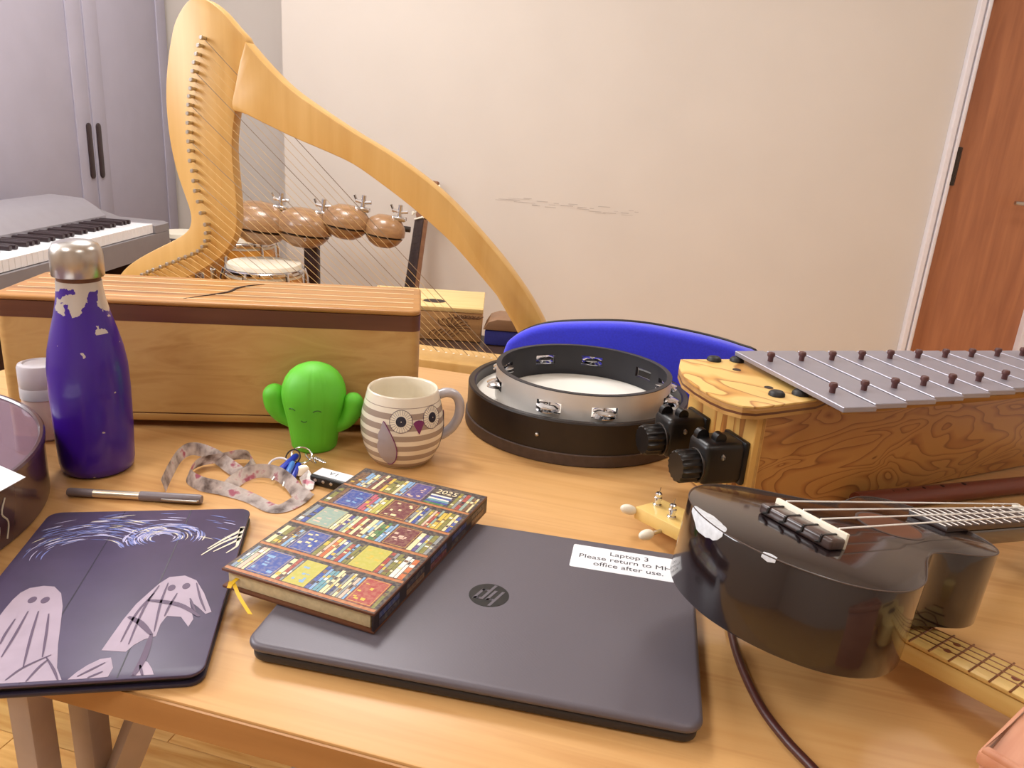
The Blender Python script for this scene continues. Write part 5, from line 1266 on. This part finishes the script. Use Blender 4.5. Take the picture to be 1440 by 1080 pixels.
for k in range(4):
    y0_ = -0.026 + k * 0.0173; y1_ = -0.0135 + k * 0.009
    b = nb(); tube(b, [(0.1075, y0_, 0.0136), (0.4535, y1_, 0.0096), (0.475, y1_ * 1.1, 0.004)], 0.00075, 6); obj('ukulele_string', b, 'nylon', uk)
HS = TR(0.4555, 0, 0) @ RY(math.radians(10))
b = nb(); prism(b, [(0, 0.017), (0, -0.017), (0.02, -0.024), (0.085, -0.029), (0.115, -0.022), (0.12, 0), (0.115, 0.022), (0.085, 0.029), (0.02, 0.024)], -0.013, 0.0, 0.002, Mx=HS); obj('headstock', b, 'ukeblack', uk)
for s in (-1, 1):
    for x in (0.035, 0.075):
        b = nb(); cyl(b, HS @ Vector((x, s * 0.014, 0)), HS @ Vector((x, s * 0.014, 0.012)), 0.003, 10); tp = obj('tuner_post', b, 'chrome', uk)
        b = nb(); ball(b, HS @ Vector((x, s * 0.043, -0.007)), (0.007, 0.009, 0.005), 2); tube(b, [HS @ Vector((x, s * 0.026, -0.007)), HS @ Vector((x, s * 0.038, -0.007))], 0.002, 6); obj('tuner_button', b, 'bone', tp)
# worn patches on the edge near the tail
def edgept(px, py):
    q_ = onplane(px, py, UM); best = min(range(len(OL)), key=lambda i: (OL[i][0] - q_.x) ** 2 + (OL[i][1] - q_.y) ** 2); return best
nO = len(OL)
def nrm(i):
    a_, c_ = OL[(i - 1) % nO], OL[(i + 1) % nO]; d = Vector((c_[0] - a_[0], c_[1] - a_[1])).normalized(); n_ = Vector((d.y, -d.x)); p_ = Vector(OL[i])
    if n_.dot(p_ - Vector((0.15, 0))) < 0: n_ = -n_
    return n_
def chip(i0, i1, topw, sidew, nm, m='chipwhite'):
    if i0 > i1: i0, i1 = i1, i0
    idx = [i % nO for i in range(i0, i1 + 1)]; b = nb(); rw = []; rs_ = random.Random(i0); n_ = len(idx)
    for k, i in enumerate(idx):
        p_ = Vector(OL[i]); nn = nrm(i); f = max(0.08, math.sin(PI * (k + 0.3) / (n_ - 0.4)) ** 0.6) * (0.85 + 0.3 * rs_.random())
        q_ = [(p_ - nn * topw * f, 0.0006), (p_ - nn * 0.0008, 0.0006), (p_ + nn * 0.0006, -0.0012), (p_ + nn * 0.0006, -0.0012 - sidew * f)]
        rw.append([b.verts.new((v.x, v.y, z)) for v, z in q_])
    for A_, B_ in zip(rw[:-1], rw[1:]):
        for j in range(3): b.faces.new((A_[j], A_[j + 1], B_[j + 1], B_[j]))
    bmesh.ops.recalc_face_normals(b, faces=b.faces); bmesh.ops.solidify(b, geom=list(b.faces), thickness=0.0004)
    c_ = obj(nm, b, m, uk, 40); c_['label'] = 'pale worn patch on the black edge'
i_a = edgept(970, 712); i_b = edgept(1028, 748)
span = lambda a_, c_: (a_, c_) if abs(a_ - c_) < nO / 2 else (max(a_, c_), min(a_, c_) + nO)
s_ = span(i_a, i_b); chip(min(s_), max(s_), 0.010, 0.0115, 'worn_patch')
i_c = edgept(1086, 780); chip(i_c - 1, i_c + 1, 0.004, 0.003, 'worn_patch')

# ================================================================ CARVED BOX, CABLE
c0 = at(1377, 1048, 0.12); c1 = at(1438, 988, 0.12); ud = (c1 - c0).normalized(); CBM = TR(c0.x, c0.y, T) @ RZ(math.atan2(ud.y, ud.x))
t = thing('carved_box', 'reddish wooden box with rounded edging and a carved ring on its lid', 'box', CBM)
UW, VW = 0.088, 0.17
b = nb(); box(b, (UW / 2, -VW / 2, 0.054), (UW - 0.004, VW - 0.004, 0.108), 0.002); obj('body', b, 'boxpink', t)
b = nb(); box(b, (UW / 2, -VW / 2, 0.1125), (UW, VW, 0.009), 0.002, 2)
obj('lid', b, 'boxpink', t)
b = nb()
tube(b, [(0.003, -0.003, 0.117), (UW - 0.003, -0.003, 0.117), (UW - 0.003, -VW + 0.003, 0.117), (0.003, -VW + 0.003, 0.117)], 0.003, 10, True); obj('lid_edging', b, 'boxpink', t)
b = nb()
for r_ in (0.018, 0.024, 0.031): tube(b, [(0.052 + r_ * math.cos(k * PI / 16), -0.05 + r_ * math.sin(k * PI / 16), 0.1171) for k in range(32)], 0.0006, 5, True)
for k in range(8):
    a = k * PI / 4; tube(b, spline([(0.052 + 0.004 * math.cos(a), -0.05 + 0.004 * math.sin(a), 0.1171), (0.052 + 0.011 * math.cos(a + .5), -0.05 + 0.011 * math.sin(a + .5), 0.1171), (0.052 + 0.017 * math.cos(a + .2), -0.05 + 0.017 * math.sin(a + .2), 0.1171)], 4), 0.0006, 5)
obj('carving', b, 'boxline', t)
b = nb(); tube(b, spline([at(*q_, 0.0038) for q_ in ((1052, 800), (1030, 850), (1027, 880), (1040, 930), (1068, 990), (1105, 1040), (1150, 1088), (1200, 1150))], 8), 0.0036, 10)
o = obj('cable', b, 'cable', None, 50); tag(o, 'brown cable curving out from under the black ukulele to the desk edge', 'cable')
